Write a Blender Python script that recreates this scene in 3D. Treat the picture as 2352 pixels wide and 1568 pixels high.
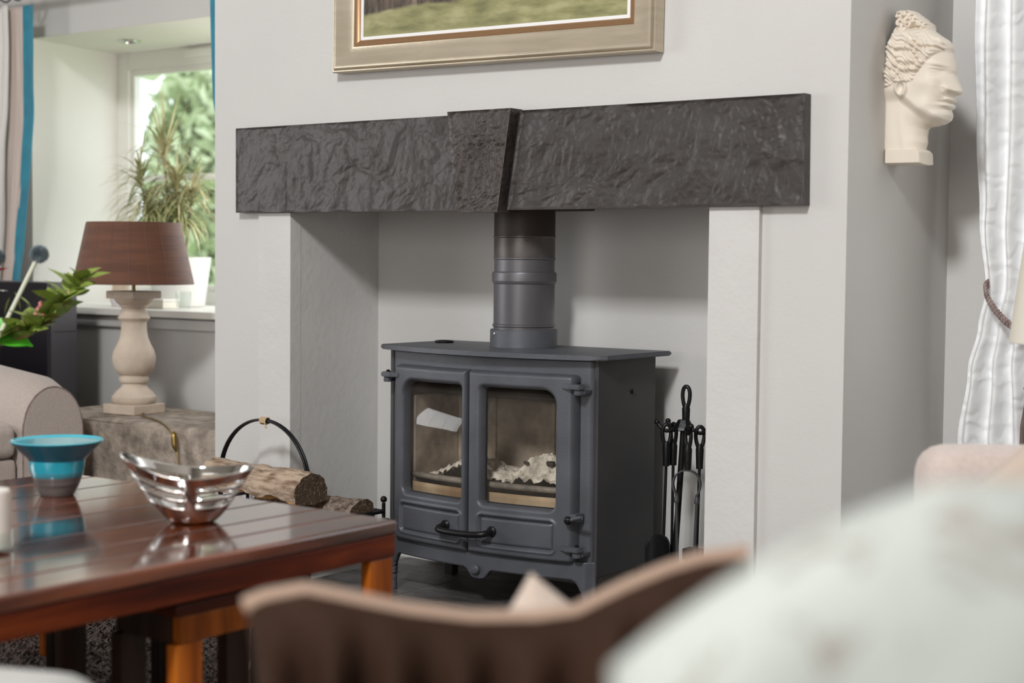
import bpy, bmesh, math, random
import numpy as np
from mathutils import Vector, Matrix, noise
random.seed(7); rng = np.random.default_rng(7)
PI = math.pi
S = bpy.context.scene
COL = S.collection
for o in list(bpy.data.objects):
    bpy.data.objects.remove(o)

# ------------------------------------------------------------------ camera, world, lights, exposure
CAMP = Vector((0, -3.0, 0.845))
yaw, pit, rol = .64238, .052906, .0095725
fwd = Vector((-math.sin(yaw)*math.cos(pit), math.cos(yaw)*math.cos(pit), -math.sin(pit)))
rt = Vector((math.cos(yaw), math.sin(yaw), 0)); up = rt.cross(fwd)
r2 = math.cos(rol)*rt + math.sin(rol)*up; u2 = -math.sin(rol)*rt + math.cos(rol)*up
cd = bpy.data.cameras.new('camera'); cam = bpy.data.objects.new('camera', cd); COL.objects.link(cam)
M = Matrix((r2, u2, -fwd)).transposed().to_4x4(); M.translation = CAMP; cam.matrix_world = M
cd.sensor_width = 36; cd.lens = 3592.2/2352*36; cd.clip_start = .05
cd.dof.use_dof = True; cd.dof.focus_distance = 3.75; cd.dof.aperture_fstop = 2.9
S.camera = cam

wd = bpy.data.worlds.new('sky'); S.world = wd; wd.use_nodes = True
bg = wd.node_tree.nodes['Background']; bg.inputs[0].default_value = (.86, .94, 1, 1); bg.inputs[1].default_value = 2.3

def area(name, loc, target, sx, sy, power, color=(1, 1, 1), spread=PI):
    l = bpy.data.lights.new(name, 'AREA'); l.shape = 'RECTANGLE'; l.size = sx; l.size_y = sy
    l.energy = power; l.color = color; l.spread = spread
    o = bpy.data.objects.new(name, l); COL.objects.link(o); o.location = loc
    o.rotation_euler = (Vector(target)-Vector(loc)).to_track_quat('-Z', 'Y').to_euler()
    return o
area('gable_window_light', (-.62, -4.66, 3.86), (-2.35, .2, .75), .60, .60, 188, (1, 1, 1))
area('front_fill_light', (-1.25, -4.72, 1.35), (-1.5, 0, 1.2), 1.6, 1.5, 20, (1, .83, .66))  # added warm fill behind the camera, standing in for bounced room light
area('side_fill_light', (-5.52, -2.4, 1.35), (0, -2.2, 1.0), 1.6, 1.3, 32, (1, .98, .96))  # added fill from the unseen left side, brightens the left-hand walls
area('right_window_light', (-.35, .50, 1.25), (-.7, -3, .9), .9, 1.2, 2, (1, .95, .9))
area('recess_window_light', (-3.66, .985, 1.15), (-4.75, .2, 1.0), .42, .85, 6.5, (1, .95, .93))
vs = S.view_settings; S.display_settings.display_device = 'sRGB'
vs.view_transform = 'Standard'; vs.look = 'None'; vs.gamma = 1; vs.use_curve_mapping = False; vs.exposure = 0.0

# ------------------------------------------------------------------ materials
def nt(m): m.use_nodes = True; return m.node_tree
def mat(name, c, rough=.6, metal=0, c2=None, cs=8, cstretch=(1, 1, 1), lo=.35, hi=.65, bump=0, bs=60, bdet=4, bstretch=None, coat=0, sheen=0, coords='Object', trans=0, spec=.5, bump2=0, bs2=10):
    m = bpy.data.materials.new(name); t = nt(m); N = t.nodes; L = t.links; b = N['Principled BSDF']
    b.inputs['Base Color'].default_value = (*c, 1); b.inputs['Roughness'].default_value = rough
    b.inputs['Metallic'].default_value = metal; b.inputs['Coat Weight'].default_value = coat
    b.inputs['Coat Roughness'].default_value = .08
    b.inputs['Sheen Weight'].default_value = sheen; b.inputs['Transmission Weight'].default_value = trans
    b.inputs['Specular IOR Level'].default_value = spec
    tc = N.new('ShaderNodeTexCoord')
    def nz(scale, st, det=4):
        mp = N.new('ShaderNodeMapping'); mp.inputs['Scale'].default_value = st
        L.new(tc.outputs[coords], mp.inputs[0])
        n = N.new('ShaderNodeTexNoise'); n.inputs['Scale'].default_value = scale; n.inputs['Detail'].default_value = det
        L.new(mp.outputs[0], n.inputs[0]); return n
    if c2:
        n = nz(cs, cstretch); r = N.new('ShaderNodeValToRGB')
        r.color_ramp.elements[0].position = lo; r.color_ramp.elements[1].position = hi
        r.color_ramp.elements[0].color = (*c, 1); r.color_ramp.elements[1].color = (*c2, 1)
        L.new(n.outputs[0], r.inputs[0]); L.new(r.outputs[0], b.inputs['Base Color'])
    if bump:
        n = nz(bs, bstretch or (1, 1, 1), bdet); bp = N.new('ShaderNodeBump'); bp.inputs['Strength'].default_value = bump
        bp.inputs['Distance'].default_value = .004; L.new(n.outputs[0], bp.inputs['Height'])
        L.new(bp.outputs[0], b.inputs['Normal'])
        if bump2:
            n2 = nz(bs2, (1, 1, 1), 3); b2 = N.new('ShaderNodeBump'); b2.inputs['Strength'].default_value = bump2
            b2.inputs['Distance'].default_value = .01
            L.new(n2.outputs[0], b2.inputs['Height']); L.new(b2.outputs[0], bp.inputs['Normal'])
    return m

PAINT = mat('wall_paint', (.63, .622, .605), .75, bump=.12, bs=90, c2=(.61, .60, .585), cs=2.5)
PLASTER = mat('rough_plaster', (.66, .65, .635), .85, bump=.4, bs=45, bdet=6, c2=(.63, .62, .605), cs=6)
CREAM = mat('recess_paint', (.73, .705, .655), .7)
WHITE = mat('white_gloss_paint', (.80, .79, .74), .35)
CEIL = mat('ceiling_paint', (.55, .53, .50), .9)
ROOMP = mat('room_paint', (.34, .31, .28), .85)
FLOORM = mat('stone_floor', (.20, .17, .145), .5, c2=(.27, .235, .20), cs=4, bump=.1)
SLATE = mat('riven_slate', (.038, .032, .030), .45, c2=(.058, .052, .051), cs=7, bump=.7, bs=38, bdet=9, bump2=.6, bs2=12, cstretch=(1, 1, 2))
SLATEK = mat('riven_slate_key', (.036, .027, .024), .42, c2=(.064, .052, .048), cs=10, bump=.95, bs=75, bdet=7)
SLATEF = mat('slate_tile', (.045, .042, .042), .45, c2=(.12, .11, .108), cs=9, cstretch=(1, 2.5, 1), bump=.5, bs=40, bdet=8)
GROUT = mat('grout', (.28, .27, .26), .9)
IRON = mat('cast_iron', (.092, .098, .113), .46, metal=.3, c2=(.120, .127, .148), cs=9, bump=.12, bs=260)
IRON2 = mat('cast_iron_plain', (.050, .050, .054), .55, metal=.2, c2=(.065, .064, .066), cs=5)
BLACKIRON = mat('black_wrought_iron', (.011, .011, .012), .38, metal=.4, bump=.15, bs=120)
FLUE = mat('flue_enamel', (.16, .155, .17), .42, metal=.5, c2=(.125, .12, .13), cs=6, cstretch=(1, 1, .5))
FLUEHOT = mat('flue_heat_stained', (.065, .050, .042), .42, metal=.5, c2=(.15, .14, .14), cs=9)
FLUETOP = mat('flue_dark_brown', (.035, .026, .022), .55, metal=.3, c2=(.055, .042, .034), cs=7)  # darker brown for the top pipe section
STEEL = mat('bright_steel', (.75, .75, .75), .18, metal=1)
CHROME = mat('polished_steel', (.78, .77, .76), .05, metal=1)
FIREB = mat('vermiculite_brick', (.20, .165, .135), .95, c2=(.50, .43, .36), cs=11, bump=.3, bs=60)
SOOT = mat('soot', (.02, .019, .018), .95, c2=(.06, .05, .045), cs=8)
ASH = mat('wood_ash', (.33, .30, .27), 1, c2=(.85, .80, .72), cs=28, bump=1, bs=110, bdet=6, lo=.3, hi=.6)
CHAR = mat('charcoal', (.02, .018, .018), .9, c2=(.06, .05, .05), cs=30)
EMBERP = mat('ash_pan_plate', (.58, .47, .34), .7, c2=(.30, .19, .10), cs=7)
BAR = mat('retainer_bar', (.16, .15, .14), .6, metal=.2, c2=(.34, .30, .26), cs=25)
GASK = mat('rope_gasket', (.015, .014, .014), .9)
LIMESTONE = mat('pale_carved_stone', (.66, .56, .46), .85, c2=(.57, .47, .38), cs=18, bump=.35, bs=90)
BLOCKM = mat('weathered_stone', (.17, .14, .115), .92, c2=(.44, .37, .31), cs=24, bump=1, bs=80, bdet=10, bump2=1, bs2=22, lo=.28, hi=.66)
PLASTERW = mat('ivory_cast_plaster', (.80, .73, .635), .55, c2=(.76, .68, .58), cs=12, bump=.08, bs=40)
SHADE = mat('brown_silk_shade', (.150, .058, .029), .75, c2=(.105, .040, .022), cs=16, cstretch=(.35, .35, 3.5), bump=.3, bs=40, bstretch=(.2, .2, 5), sheen=.2)
SHADE2 = mat('cream_shade', (.80, .76, .66), .8)
BRASS = mat('antique_brass', (.30, .21, .07), .35, metal=.9)
LINEN = mat('beige_linen', (.47, .40, .36), .9, c2=(.53, .455, .41), cs=160, bump=.5, bs=420, sheen=.3)
LINENP = mat('pinkish_linen', (.60, .50, .46), .9, c2=(.66, .56, .515), cs=120, bump=.3, bs=300, sheen=.3)
PEACH = mat('peach_cushion', (.56, .455, .385), .9, sheen=.3)
THROW = mat('brown_velvet', (.024, .011, .006), .8, c2=(.038, .018, .011), cs=6, spec=.15)
THROWE = mat('tan_piping', (.33, .225, .165), .8, sheen=.3)
PALEGREY = mat('pale_upholstery', (.47, .465, .45), .85)
BLACKLAC = mat('black_lacquer', (.008, .007, .012), .22)
DARKGREY = mat('dark_grey_lacquer', (.042, .040, .046), .4)
CURT = mat('cream_curtain', (.74, .72, .69), .9, bump=.3, bs=80, sheen=.2)
LINING = mat('blush_lining', (.62, .53, .48), .9)
TEAL = mat('teal_velvet', (.010, .20, .30), .6, c2=(.015, .25, .36), cs=14, sheen=.35)
ROPEM = mat('taupe_cord', (.20, .14, .13), .55, c2=(.34, .26, .245), cs=60)
TASS = mat('taupe_tassel', (.16, .115, .105), .8, c2=(.27, .205, .19), cs=120, cstretch=(1, 1, .1))
TURQ = mat('turquoise_glaze', (.015, .30, .42), .15, c2=(.02, .36, .48), cs=20, coat=.6)
TURQL = mat('pale_turquoise_glaze', (.06, .47, .60), .18, c2=(.09, .53, .64), cs=9, coat=.5)
TURQD = mat('deep_turquoise_glaze', (.006, .15, .24), .14, coat=.6)
RAKU = mat('burnished_grey_clay', (.085, .075, .072), .35, c2=(.17, .155, .15), cs=60, cstretch=(.1, .1, 6))
BARK = mat('weathered_bark', (.20, .125, .08), .95, c2=(.52, .40, .30), cs=70, cstretch=(.25, 1, 1), lo=.36, hi=.60, bump=1, bump2=1, bs2=30, bs=110, bdet=8, bstretch=(.25, 1, 1))
BARKD = mat('dark_bark', (.10, .07, .05), .95, c2=(.34, .27, .22), cs=70, bump=1, bs=130, bump2=1, bs2=40, bdet=8)
ENDG = mat('sawn_end_grain', (.085, .055, .035), .95, c2=(.30, .22, .15), cs=170, bump=1, bs=220, lo=.52, hi=.72)
SPLIT = mat('fresh_split_wood', (.62, .33, .10), .8, c2=(.72, .50, .26), cs=14, cstretch=(.2, 1, 1), bump=.5, bs=40)
TWINE = mat('raffia', (.55, .40, .25), .9)
WAX = mat('white_wax', (.80, .76, .70), .5); WAX.node_tree.nodes['Principled BSDF'].inputs['Subsurface Weight'].default_value = .2
GILT = mat('pale_gilt', (.62, .54, .42), .36, metal=.5, c2=(.52, .45, .34), cs=5, cstretch=(1, 1, 8), bump=.1, bs=80)
BRONZEG = mat('bronze_gilt', (.36, .21, .11), .4, metal=.55)
SLIP = mat('white_slip', (.86, .86, .86), .6)
FOLI = mat('dracaena_leaf', (.26, .30, .10), .5, c2=(.60, .54, .34), cs=9)
STEMM = mat('cane_stem', (.30, .23, .15), .8)
LEAFG = mat('branch_leaf', (.20, .30, .05), .45, c2=(.42, .47, .13), cs=14)
LEAFB = mat('glossy_green_leaf', (.05, .36, .015), .3, c2=(.09, .44, .03), cs=12)
LEAFT = mat('tree_leaf', (.48, .56, .32), .6, c2=(.74, .80, .58), cs=1.2)
LEAFD = mat('dark_tree_leaf', (.38, .47, .28), .6, c2=(.58, .68, .46), cs=1.2)
THIS = mat('thistle_floret', (.13, .17, .20), .7, c2=(.24, .29, .31), cs=40)
PSTEM = mat('pale_stem', (.62, .64, .52), .6)
WOODST = mat('woody_twig', (.30, .17, .07), .7)
BERRY = mat('pink_berry', (.70, .25, .25), .4)
REDF = mat('red_petal', (.50, .006, .012), .6)
WHF = mat('white_petal', (.85, .84, .80), .7)
POTW = mat('white_glazed_pot', (.62, .62, .59), .5, bump=.15, bs=30)
TAN = mat('tan_ceramic', (.60, .47, .36), .6)
LAV = mat('lilac_ceramic', (.68, .63, .66), .6)
BOOKC = mat('cream_box', (.76, .72, .63), .7)
GRASS = mat('lawn', (.15, .28, .06), .9, c2=(.22, .36, .09), cs=5)
EXTW = mat('white_render', (.85, .85, .82), .8)
CUSH = None

def wood(name, c1, c2, c3, axis, rough=.22, coat=.5, scale=5):
    m = bpy.data.materials.new(name); t = nt(m); N = t.nodes; L = t.links; b = N['Principled BSDF']
    tc = N.new('ShaderNodeTexCoord'); mp = N.new('ShaderNodeMapping'); s = [5, 5, 5]; s[axis] = .45
    mp.inputs['Scale'].default_value = s; L.new(tc.outputs['Object'], mp.inputs[0])
    oi = N.new('ShaderNodeObjectInfo'); ad = N.new('ShaderNodeVectorMath'); ad.operation = 'ADD'
    ml = N.new('ShaderNodeMath'); ml.operation = 'MULTIPLY'; ml.inputs[1].default_value = 37
    L.new(oi.outputs['Random'], ml.inputs[0]); L.new(mp.outputs[0], ad.inputs[0]); L.new(ml.outputs[0], ad.inputs[1])
    n = N.new('ShaderNodeTexNoise'); n.inputs['Scale'].default_value = scale; n.inputs['Detail'].default_value = 7
    n.inputs['Distortion'].default_value = .6; L.new(ad.outputs[0], n.inputs[0])
    r = N.new('ShaderNodeValToRGB'); e = r.color_ramp.elements
    e[0].position = .32; e[0].color = (*c1, 1); e[1].position = .72; e[1].color = (*c3, 1)
    k = e.new(.5); k.color = (*c2, 1); L.new(n.outputs[0], r.inputs[0])
    mx = N.new('ShaderNodeHueSaturation'); mr = N.new('ShaderNodeMapRange')
    mr.inputs[3].default_value = .6; mr.inputs[4].default_value = 1.45; L.new(oi.outputs['Random'], mr.inputs[0])
    L.new(mr.outputs[0], mx.inputs['Value']); L.new(r.outputs[0], mx.inputs['Color'])
    L.new(mx.outputs[0], b.inputs['Base Color']); b.inputs['Roughness'].default_value = rough; b.inputs['Specular IOR Level'].default_value = .5 if coat > .3 else .22
    b.inputs['Coat Weight'].default_value = coat; b.inputs['Coat Roughness'].default_value = .10
    bp = N.new('ShaderNodeBump'); bp.inputs['Strength'].default_value = .01; bp.inputs['Distance'].default_value = .001
    L.new(n.outputs[0], bp.inputs['Height']); L.new(bp.outputs[0], b.inputs['Normal'])
    return m
WTOP = wood('varnished_red_wood_top', (.035, .008, .004), (.10, .022, .008), (.22, .055, .016), 1, .12, .9)
WFRM = wood('varnished_red_wood_frame', (.026, .004, .0015), (.085, .012, .003), (.20, .038, .007), 1, .36, 0)
WLEG = wood('amber_varnished_wood', (.13, .028, .003), (.28, .068, .006), (.45, .13, .014), 2, .34, .15)
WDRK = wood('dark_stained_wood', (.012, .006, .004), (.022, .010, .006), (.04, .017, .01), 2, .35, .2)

def glassmat(name, tint=(1, 1, 1), refl=1.0, base=.04, rough=0.0, smoke=0):
    m = bpy.data.materials.new(name); t = nt(m); N = t.nodes; L = t.links; N.remove(N['Principled BSDF'])
    o = N['Material Output']; tr = N.new('ShaderNodeBsdfTransparent'); tr.inputs[0].default_value = (*tint, 1)
    g = N.new('ShaderNodeBsdfGlossy'); g.inputs['Roughness'].default_value = rough
    f = N.new('ShaderNodeFresnel'); f.inputs[0].default_value = 1.5
    ge = N.new('ShaderNodeNewGeometry'); iv = N.new('ShaderNodeMath'); iv.operation = 'SUBTRACT'; iv.inputs[0].default_value = 1; L.new(ge.outputs['Backfacing'], iv.inputs[1])
    fm = N.new('ShaderNodeMath'); fm.operation = 'MULTIPLY'; L.new(f.outputs[0], fm.inputs[0]); L.new(iv.outputs[0], fm.inputs[1])
    mx = N.new('ShaderNodeMixShader'); L.new(fm.outputs[0], mx.inputs[0]); L.new(tr.outputs[0], mx.inputs[1]); L.new(g.outputs[0], mx.inputs[2])
    if smoke:
        tc = N.new('ShaderNodeTexCoord'); n = N.new('ShaderNodeTexNoise'); n.inputs['Scale'].default_value = 7
        L.new(tc.outputs['Object'], n.inputs[0]); d = N.new('ShaderNodeBsdfDiffuse'); d.inputs[0].default_value = (.30, .26, .22, 1)
        r = N.new('ShaderNodeMapRange'); r.inputs[1].default_value = .35; r.inputs[2].default_value = .75
        r.inputs[3].default_value = smoke*.3; r.inputs[4].default_value = smoke*1.6; L.new(n.outputs[0], r.inputs[0])
        m2 = N.new('ShaderNodeMixShader'); L.new(r.outputs[0], m2.inputs[0]); L.new(mx.outputs[0], m2.inputs[1]); L.new(d.outputs[0], m2.inputs[2])
        mx = m2
    L.new(mx.outputs[0], o.inputs[0]); return m
WGLASS = glassmat('window_glass')
SGLASS = glassmat('smoked_stove_glass', (.98, .97, .95), smoke=.06)
CGLASS = glassmat('clear_glass', (.95, .97, .96))

# ------------------------------------------------------------------ builders
def wloc(o):
    v = Vector((0, 0, 0))
    while o: v = v + o.location; o = o.parent
    return v
def mesh_obj(name, me, m, parent=None, smooth=False, loc=None):
    o = bpy.data.objects.new(name, me); COL.objects.link(o)
    if m and not me.materials: me.materials.append(m)
    if parent:
        o.parent = parent; w = wloc(parent)
        me.transform(Matrix.Translation(-w))
    elif loc is not None:
        me.transform(Matrix.Translation(-Vector(loc))); o.location = loc
    if smooth: me.polygons.foreach_set('use_smooth', [True]*len(me.polygons))
    return o
def pyd(name, v, f, m, parent=None, smooth=False, loc=None):
    me = bpy.data.meshes.new(name); me.from_pydata([tuple(p) for p in v], [], [tuple(q) for q in f]); me.update()
    return mesh_obj(name, me, m, parent, smooth, loc)
def fin(name, bm, m, parent=None, smooth=False, loc=None):
    bmesh.ops.recalc_face_normals(bm, faces=bm.faces[:])
    me = bpy.data.meshes.new(name); bm.to_mesh(me); bm.free(); return mesh_obj(name, me, m, parent, smooth, loc)
def autos(o, ang=40):
    me = o.data
    me.polygons.foreach_set('use_smooth', [True]*len(me.polygons))
    bm = bmesh.new(); bm.from_mesh(me); a = math.radians(ang)
    for e in bm.edges:
        e.smooth = not (len(e.link_faces) == 2 and e.calc_face_angle(0) > a)
    bm.to_mesh(me); bm.free()
    if len(me.polygons) < 400: q = o.modifiers.new('wn', 'WEIGHTED_NORMAL'); q.weight = 100; q.keep_sharp = True
    return o
def tag(o, label=None, cat=None, group=None, kind=None):
    if label: o['label'] = label
    if cat: o['category'] = cat
    if group: o['group'] = group
    if kind: o['kind'] = kind
    return o
def empty(name, loc, label, cat, group=None):
    o = bpy.data.objects.new(name, None); COL.objects.link(o); o.location = loc; o.empty_display_size = .1
    return tag(o, label, cat, group)
def bx(bm, x0, x1, y0, y1, z0, z1, bev=0, seg=2):
    r = bmesh.ops.create_cube(bm, size=1)['verts']
    for v in r: v.co = Vector(((x0+x1)/2+v.co.x*(x1-x0), (y0+y1)/2+v.co.y*(y1-y0), (z0+z1)/2+v.co.z*(z1-z0)))
    if bev:
        es = list({e for v in r for e in v.link_edges})
        bmesh.ops.bevel(bm, geom=es, offset=bev, segments=seg, affect='EDGES', profile=.6)
    return r
def box(name, b, m, parent=None, bev=0, seg=2, loc=None):
    bm = bmesh.new(); bx(bm, *b, bev, seg); o = fin(name, bm, m, parent, loc=loc)
    return autos(o) if bev else o
def lathe(name, prof, c, m, parent=None, n=40, loc=None, sx=1, sy=1, close=False, fn=None, smooth=True):
    v = []; f = []
    for i, (r, z) in enumerate(prof):
        for k in range(n):
            a = 2*PI*k/n; p = [r*math.cos(a)*sx, r*math.sin(a)*sy, z]
            if fn: p = fn(p, a, i)
            v.append((c[0]+p[0], c[1]+p[1], c[2]+p[2]))
    for i in range(len(prof)-1):
        for k in range(n):
            a, b = i*n+k, i*n+(k+1) % n
            f.append((a, b, b+n, a+n))
    if prof[0][0] > 1e-4: f.append(tuple(range(n))[::-1])
    if prof[-1][0] > 1e-4 and not close: f.append(tuple(range((len(prof)-1)*n, len(prof)*n)))
    o = pyd(name, v, f, m, parent, False, loc); return autos(o, 35) if smooth else o
def tube_bm(bm, pts, r, n=10, cap=True, flat=None):
    pts = [Vector(p) for p in pts]; rings = []
    T = []
    for i in range(len(pts)):
        a = pts[max(i-1, 0)]; b = pts[min(i+1, len(pts)-1)]; T.append((b-a).normalized())
    ref = Vector((0, 0, 1)) if abs(T[0].z) < .9 else Vector((1, 0, 0))
    u = T[0].cross(ref).normalized()
    for i, p in enumerate(pts):
        t = T[i]; u = (u - t*u.dot(t)).normalized(); w = t.cross(u)
        rr = r[i] if isinstance(r, (list, tuple)) else r
        fl = flat if flat else 1
        rings.append([bm.verts.new(p+u*math.cos(2*PI*k/n)*rr+w*math.sin(2*PI*k/n)*rr*fl) for k in range(n)])
    for i in range(len(pts)-1):
        for k in range(n):
            bm.faces.new((rings[i][k], rings[i][(k+1) % n], rings[i+1][(k+1) % n], rings[i+1][k]))
    if cap:
        bm.faces.new(rings[0][::-1]); bm.faces.new(rings[-1])
def tube(name, pts, r, m, parent=None, n=10, loc=None, flat=None, cap=True):
    bm = bmesh.new(); tube_bm(bm, pts, r, n, cap, flat); return autos(fin(name, bm, m, parent, loc=loc), 50)
def smoothpts(ctrl, n=8):
    P = [Vector(p) for p in ctrl]; out = []
    for i in range(len(P)-1):
        p0, p1, p2, p3 = P[max(i-1, 0)], P[i], P[i+1], P[min(i+2, len(P)-1)]
        for k in range(n):
            t = k/n; out.append(.5*((2*p1)+(p2-p0)*t+(2*p0-5*p1+4*p2-p3)*t*t+(3*p1-p0-3*p2+p3)*t**3))
    out.append(P[-1]); return out
def ico_bm(bm, c, r, sub=2, sc=(1, 1, 1)):
    v = bmesh.ops.create_icosphere(bm, subdivisions=sub, radius=r)['verts']
    for q in v: q.co = Vector((q.co.x*sc[0]+c[0], q.co.y*sc[1]+c[1], q.co.z*sc[2]+c[2]))
    return v
def ball(name, c, r, m, parent=None, sc=(1, 1, 1), sub=2, loc=None):
    bm = bmesh.new(); ico_bm(bm, c, r, sub, sc); return fin(name, bm, m, parent, True, loc)
def sstep(a, b, x):
    t = np.clip((x-a)/(b-a), 0, 1); return t*t*(3-2*t)
def rrect(X, Z, x0, x1, z0, z1, r):          # r = (x0z0, x1z0, x1z1, x0z1)
    cx, cz = (x0+x1)/2, (z0+z1)/2; hx, hz = (x1-x0)/2, (z1-z0)/2
    R = np.where(X > cx, np.where(Z > cz, r[2], r[1]), np.where(Z > cz, r[3], r[0]))
    qx = np.abs(X-cx)-hx+R; qz = np.abs(Z-cz)-hz+R
    return np.minimum(np.maximum(qx, qz), 0)+np.sqrt(np.maximum(qx, 0)**2+np.maximum(qz, 0)**2)-R
def polysdf(X, Z, P):                          # negative inside
    P = np.array(P); d = np.full(X.shape, 1e9); ins = np.zeros(X.shape, bool)
    for i in range(len(P)):
        a = P[i]; b = P[(i+1) % len(P)]; e = b-a
        wx, wz = X-a[0], Z-a[1]; t = np.clip((wx*e[0]+wz*e[1])/(e@e), 0, 1)
        d = np.minimum(d, (wx-t*e[0])**2+(wz-t*e[1])**2)
        c = ((a[1] > Z) != (b[1] > Z)) & (X < (b[0]-a[0])*(Z-a[1])/((b[1]-a[1]) or 1e-12)+a[0]); ins ^= c
    d = np.sqrt(d); return np.where(ins, -d, d)
def grid(name, x0, x1, z0, z1, nx, nz, sdf, pos, m, parent=None, loc=None, thick=0, smooth=True):
    """surface over (x,z) kept where sdf<0, boundary vertices slid onto sdf=0; pos(X,Z)->(x,y,z)"""
    X, Z = np.meshgrid(np.linspace(x0, x1, nx), np.linspace(z0, z1, nz)); hx = (x1-x0)/(nx-1); hz = (z1-z0)/(nz-1)
    D = sdf(X, Z); e = 1e-5
    cen = sdf((X[:-1, :-1]+X[1:, 1:])/2, (Z[:-1, :-1]+Z[1:, 1:])/2); keep = cen < 0
    used = np.zeros(X.shape, bool); full = np.ones(X.shape, int)*0
    for a, b in ((0, 0), (0, 1), (1, 0), (1, 1)):
        used[a:a+nz-1, b:b+nx-1] |= keep; full[a:a+nz-1, b:b+nx-1] += keep
    edge = used & ((full < 4)) & (np.abs(D) < 1.5*max(hx, hz))
    for _ in range(2):
        D = sdf(X, Z); gx = (sdf(X+e, Z)-D)/e; gz = (sdf(X, Z+e)-D)/e; g = np.maximum(gx*gx+gz*gz, .3)
        X = np.where(edge, X-D*gx/g, X); Z = np.where(edge, Z-D*gz/g, Z)
    px, py, pz = pos(X, Z); idx = -np.ones(X.shape, int); idx[used] = np.arange(used.sum())
    V = np.stack([px[used], py[used], pz[used]], 1)
    A, B, C_, D_ = idx[:-1, :-1][keep], idx[:-1, 1:][keep], idx[1:, 1:][keep], idx[1:, :-1][keep]
    F = np.stack([A, B, C_, D_], 1)
    me = bpy.data.meshes.new(name); me.from_pydata(V.tolist(), [], F.tolist()); me.update()
    o = mesh_obj(name, me, m, parent, smooth, loc)
    if thick:
        s = o.modifiers.new('solid', 'SOLIDIFY'); s.thickness = thick; s.offset = -1
    return o
def big_leaf_verts(L, W, droop, n=6, fold=.15):
    v = []; 
    for i in range(n+1):
        t = i/n; w = W*math.sin(PI*min(t*1.02+.03, 1))**.8*(1-.25*t) if 0 < i < n else W*.04
        z = -droop*t*t
        v += [(-w, t*L, z+fold*w), (0, t*L, z), (w, t*L, z+fold*w)]
    f = []
    for i in range(n):
        a = i*3; f += [(a, a+1, a+4, a+3), (a+1, a+2, a+5, a+4)]
    return v, f
def rots(d, rollang=0):
    d = Vector(d).normalized(); q = d.to_track_quat('Y', 'Z'); return q @ Matrix.Rotation(rollang, 3, 'Y').to_quaternion()

# ------------------------------------------------------------------ setting
def struct(name, bm_or_b, m, loc=(0, 0, 0), parent=None, bev=0):
    o = box(name, bm_or_b, m, parent, bev, loc=None if parent else loc) if isinstance(bm_or_b, tuple) else fin(name, bm_or_b, m, parent, loc=None if parent else loc)
    if not parent: o['kind'] = 'structure'
    return o
YB = .554; H = 4.6
struct('floor', (-5.7, 1.7, -4.9, YB+.1, -.12, -.004), FLOORM)
# ceiling
struct('ceiling', (-5.7, 1.7, -4.9, YB+.1, H, H+.1), CEIL)
# chimney breast with a niche
bm = bmesh.new()
XL, XR, NL, NR, NZ, ND = -3.282, -1.386, -2.98, -1.70, 1.02, .342
bx(bm, XL, NL, 0, YB+.05, -.01, H); bx(bm, NR, XR, 0, YB+.05, -.01, H)
bx(bm, NL, NR, 0, YB+.05, NZ, H); bx(bm, NL, NR, ND, YB+.05, -.01, NZ)
wc = struct('wall_chimney', bm, PAINT)
# niche reveal lining with rougher plaster (thin skim of the same plaster, left cheek)
o = box('plaster_cheek', (NL-.002, NL+.002, .002, ND, 0, NZ), PLASTER, wc)
# pilasters flanking the niche
struct('trim_1', (-3.098, NL+.003, -.012, .03, 0, .962), PLASTER, bev=.003)
struct('trim_2', (NR-.003, -1.580, -.014, .03, 0, .962), PLASTER, bev=.003)
# alcove back wall right of the breast, with a window opening behind the curtain
bm = bmesh.new()
bx(bm, XR, -.9, YB, YB+.25, -.01, H); bx(bm, .3, 1.7, YB, YB+.25, -.01, H)
bx(bm, -.9, .3, YB, YB+.25, -.01, .55); bx(bm, -.9, .3, YB, YB+.25, 1.95, H)
struct('wall_alcove', bm, PAINT)
# window wall left of the breast with a deep splayed recess
RX0, RX1, WX0, WX1, WY = -4.865, -3.40, -4.957, -3.34, 1.02
SZ, TZ = .66, 1.631
bm = bmesh.new()
bx(bm, -5.7, RX0, YB, WY+.35, -.01, H); bx(bm, RX1, XL+.01, YB, WY+.35, -.01, H)
bx(bm, RX0, RX1, YB, WY+.35, TZ, H); bx(bm, RX0, RX1, YB, WY+.05, -.01, SZ-.03)
wl = struct('wall_back', bm, PAINT)
def quadp(name, v, m, parent=None):
    return pyd(name, v, [tuple(range(len(v)))], m, parent)
# splayed plaster cheeks (solid wedges) and soffit
for nm, a, b in (('left', RX0, WX0), ('right', RX1, WX1)):
    s = 1 if nm == 'left' else -1
    a2 = a+.0005*s
    v = [(a2-.3*s, YB, SZ-.03), (a2, YB, SZ-.03), (b, WY+.02, SZ-.03), (b-.3*s, WY+.02, SZ-.03)]
    v += [(x, y, TZ+.002) for x, y, z in v]
bm = bmesh.new()
bx(bm, RX0-.12, RX1+.08, YB+.001, WY+.02, TZ-.001, TZ+.02)
struct('trim_3', bm, CREAM)
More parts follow.
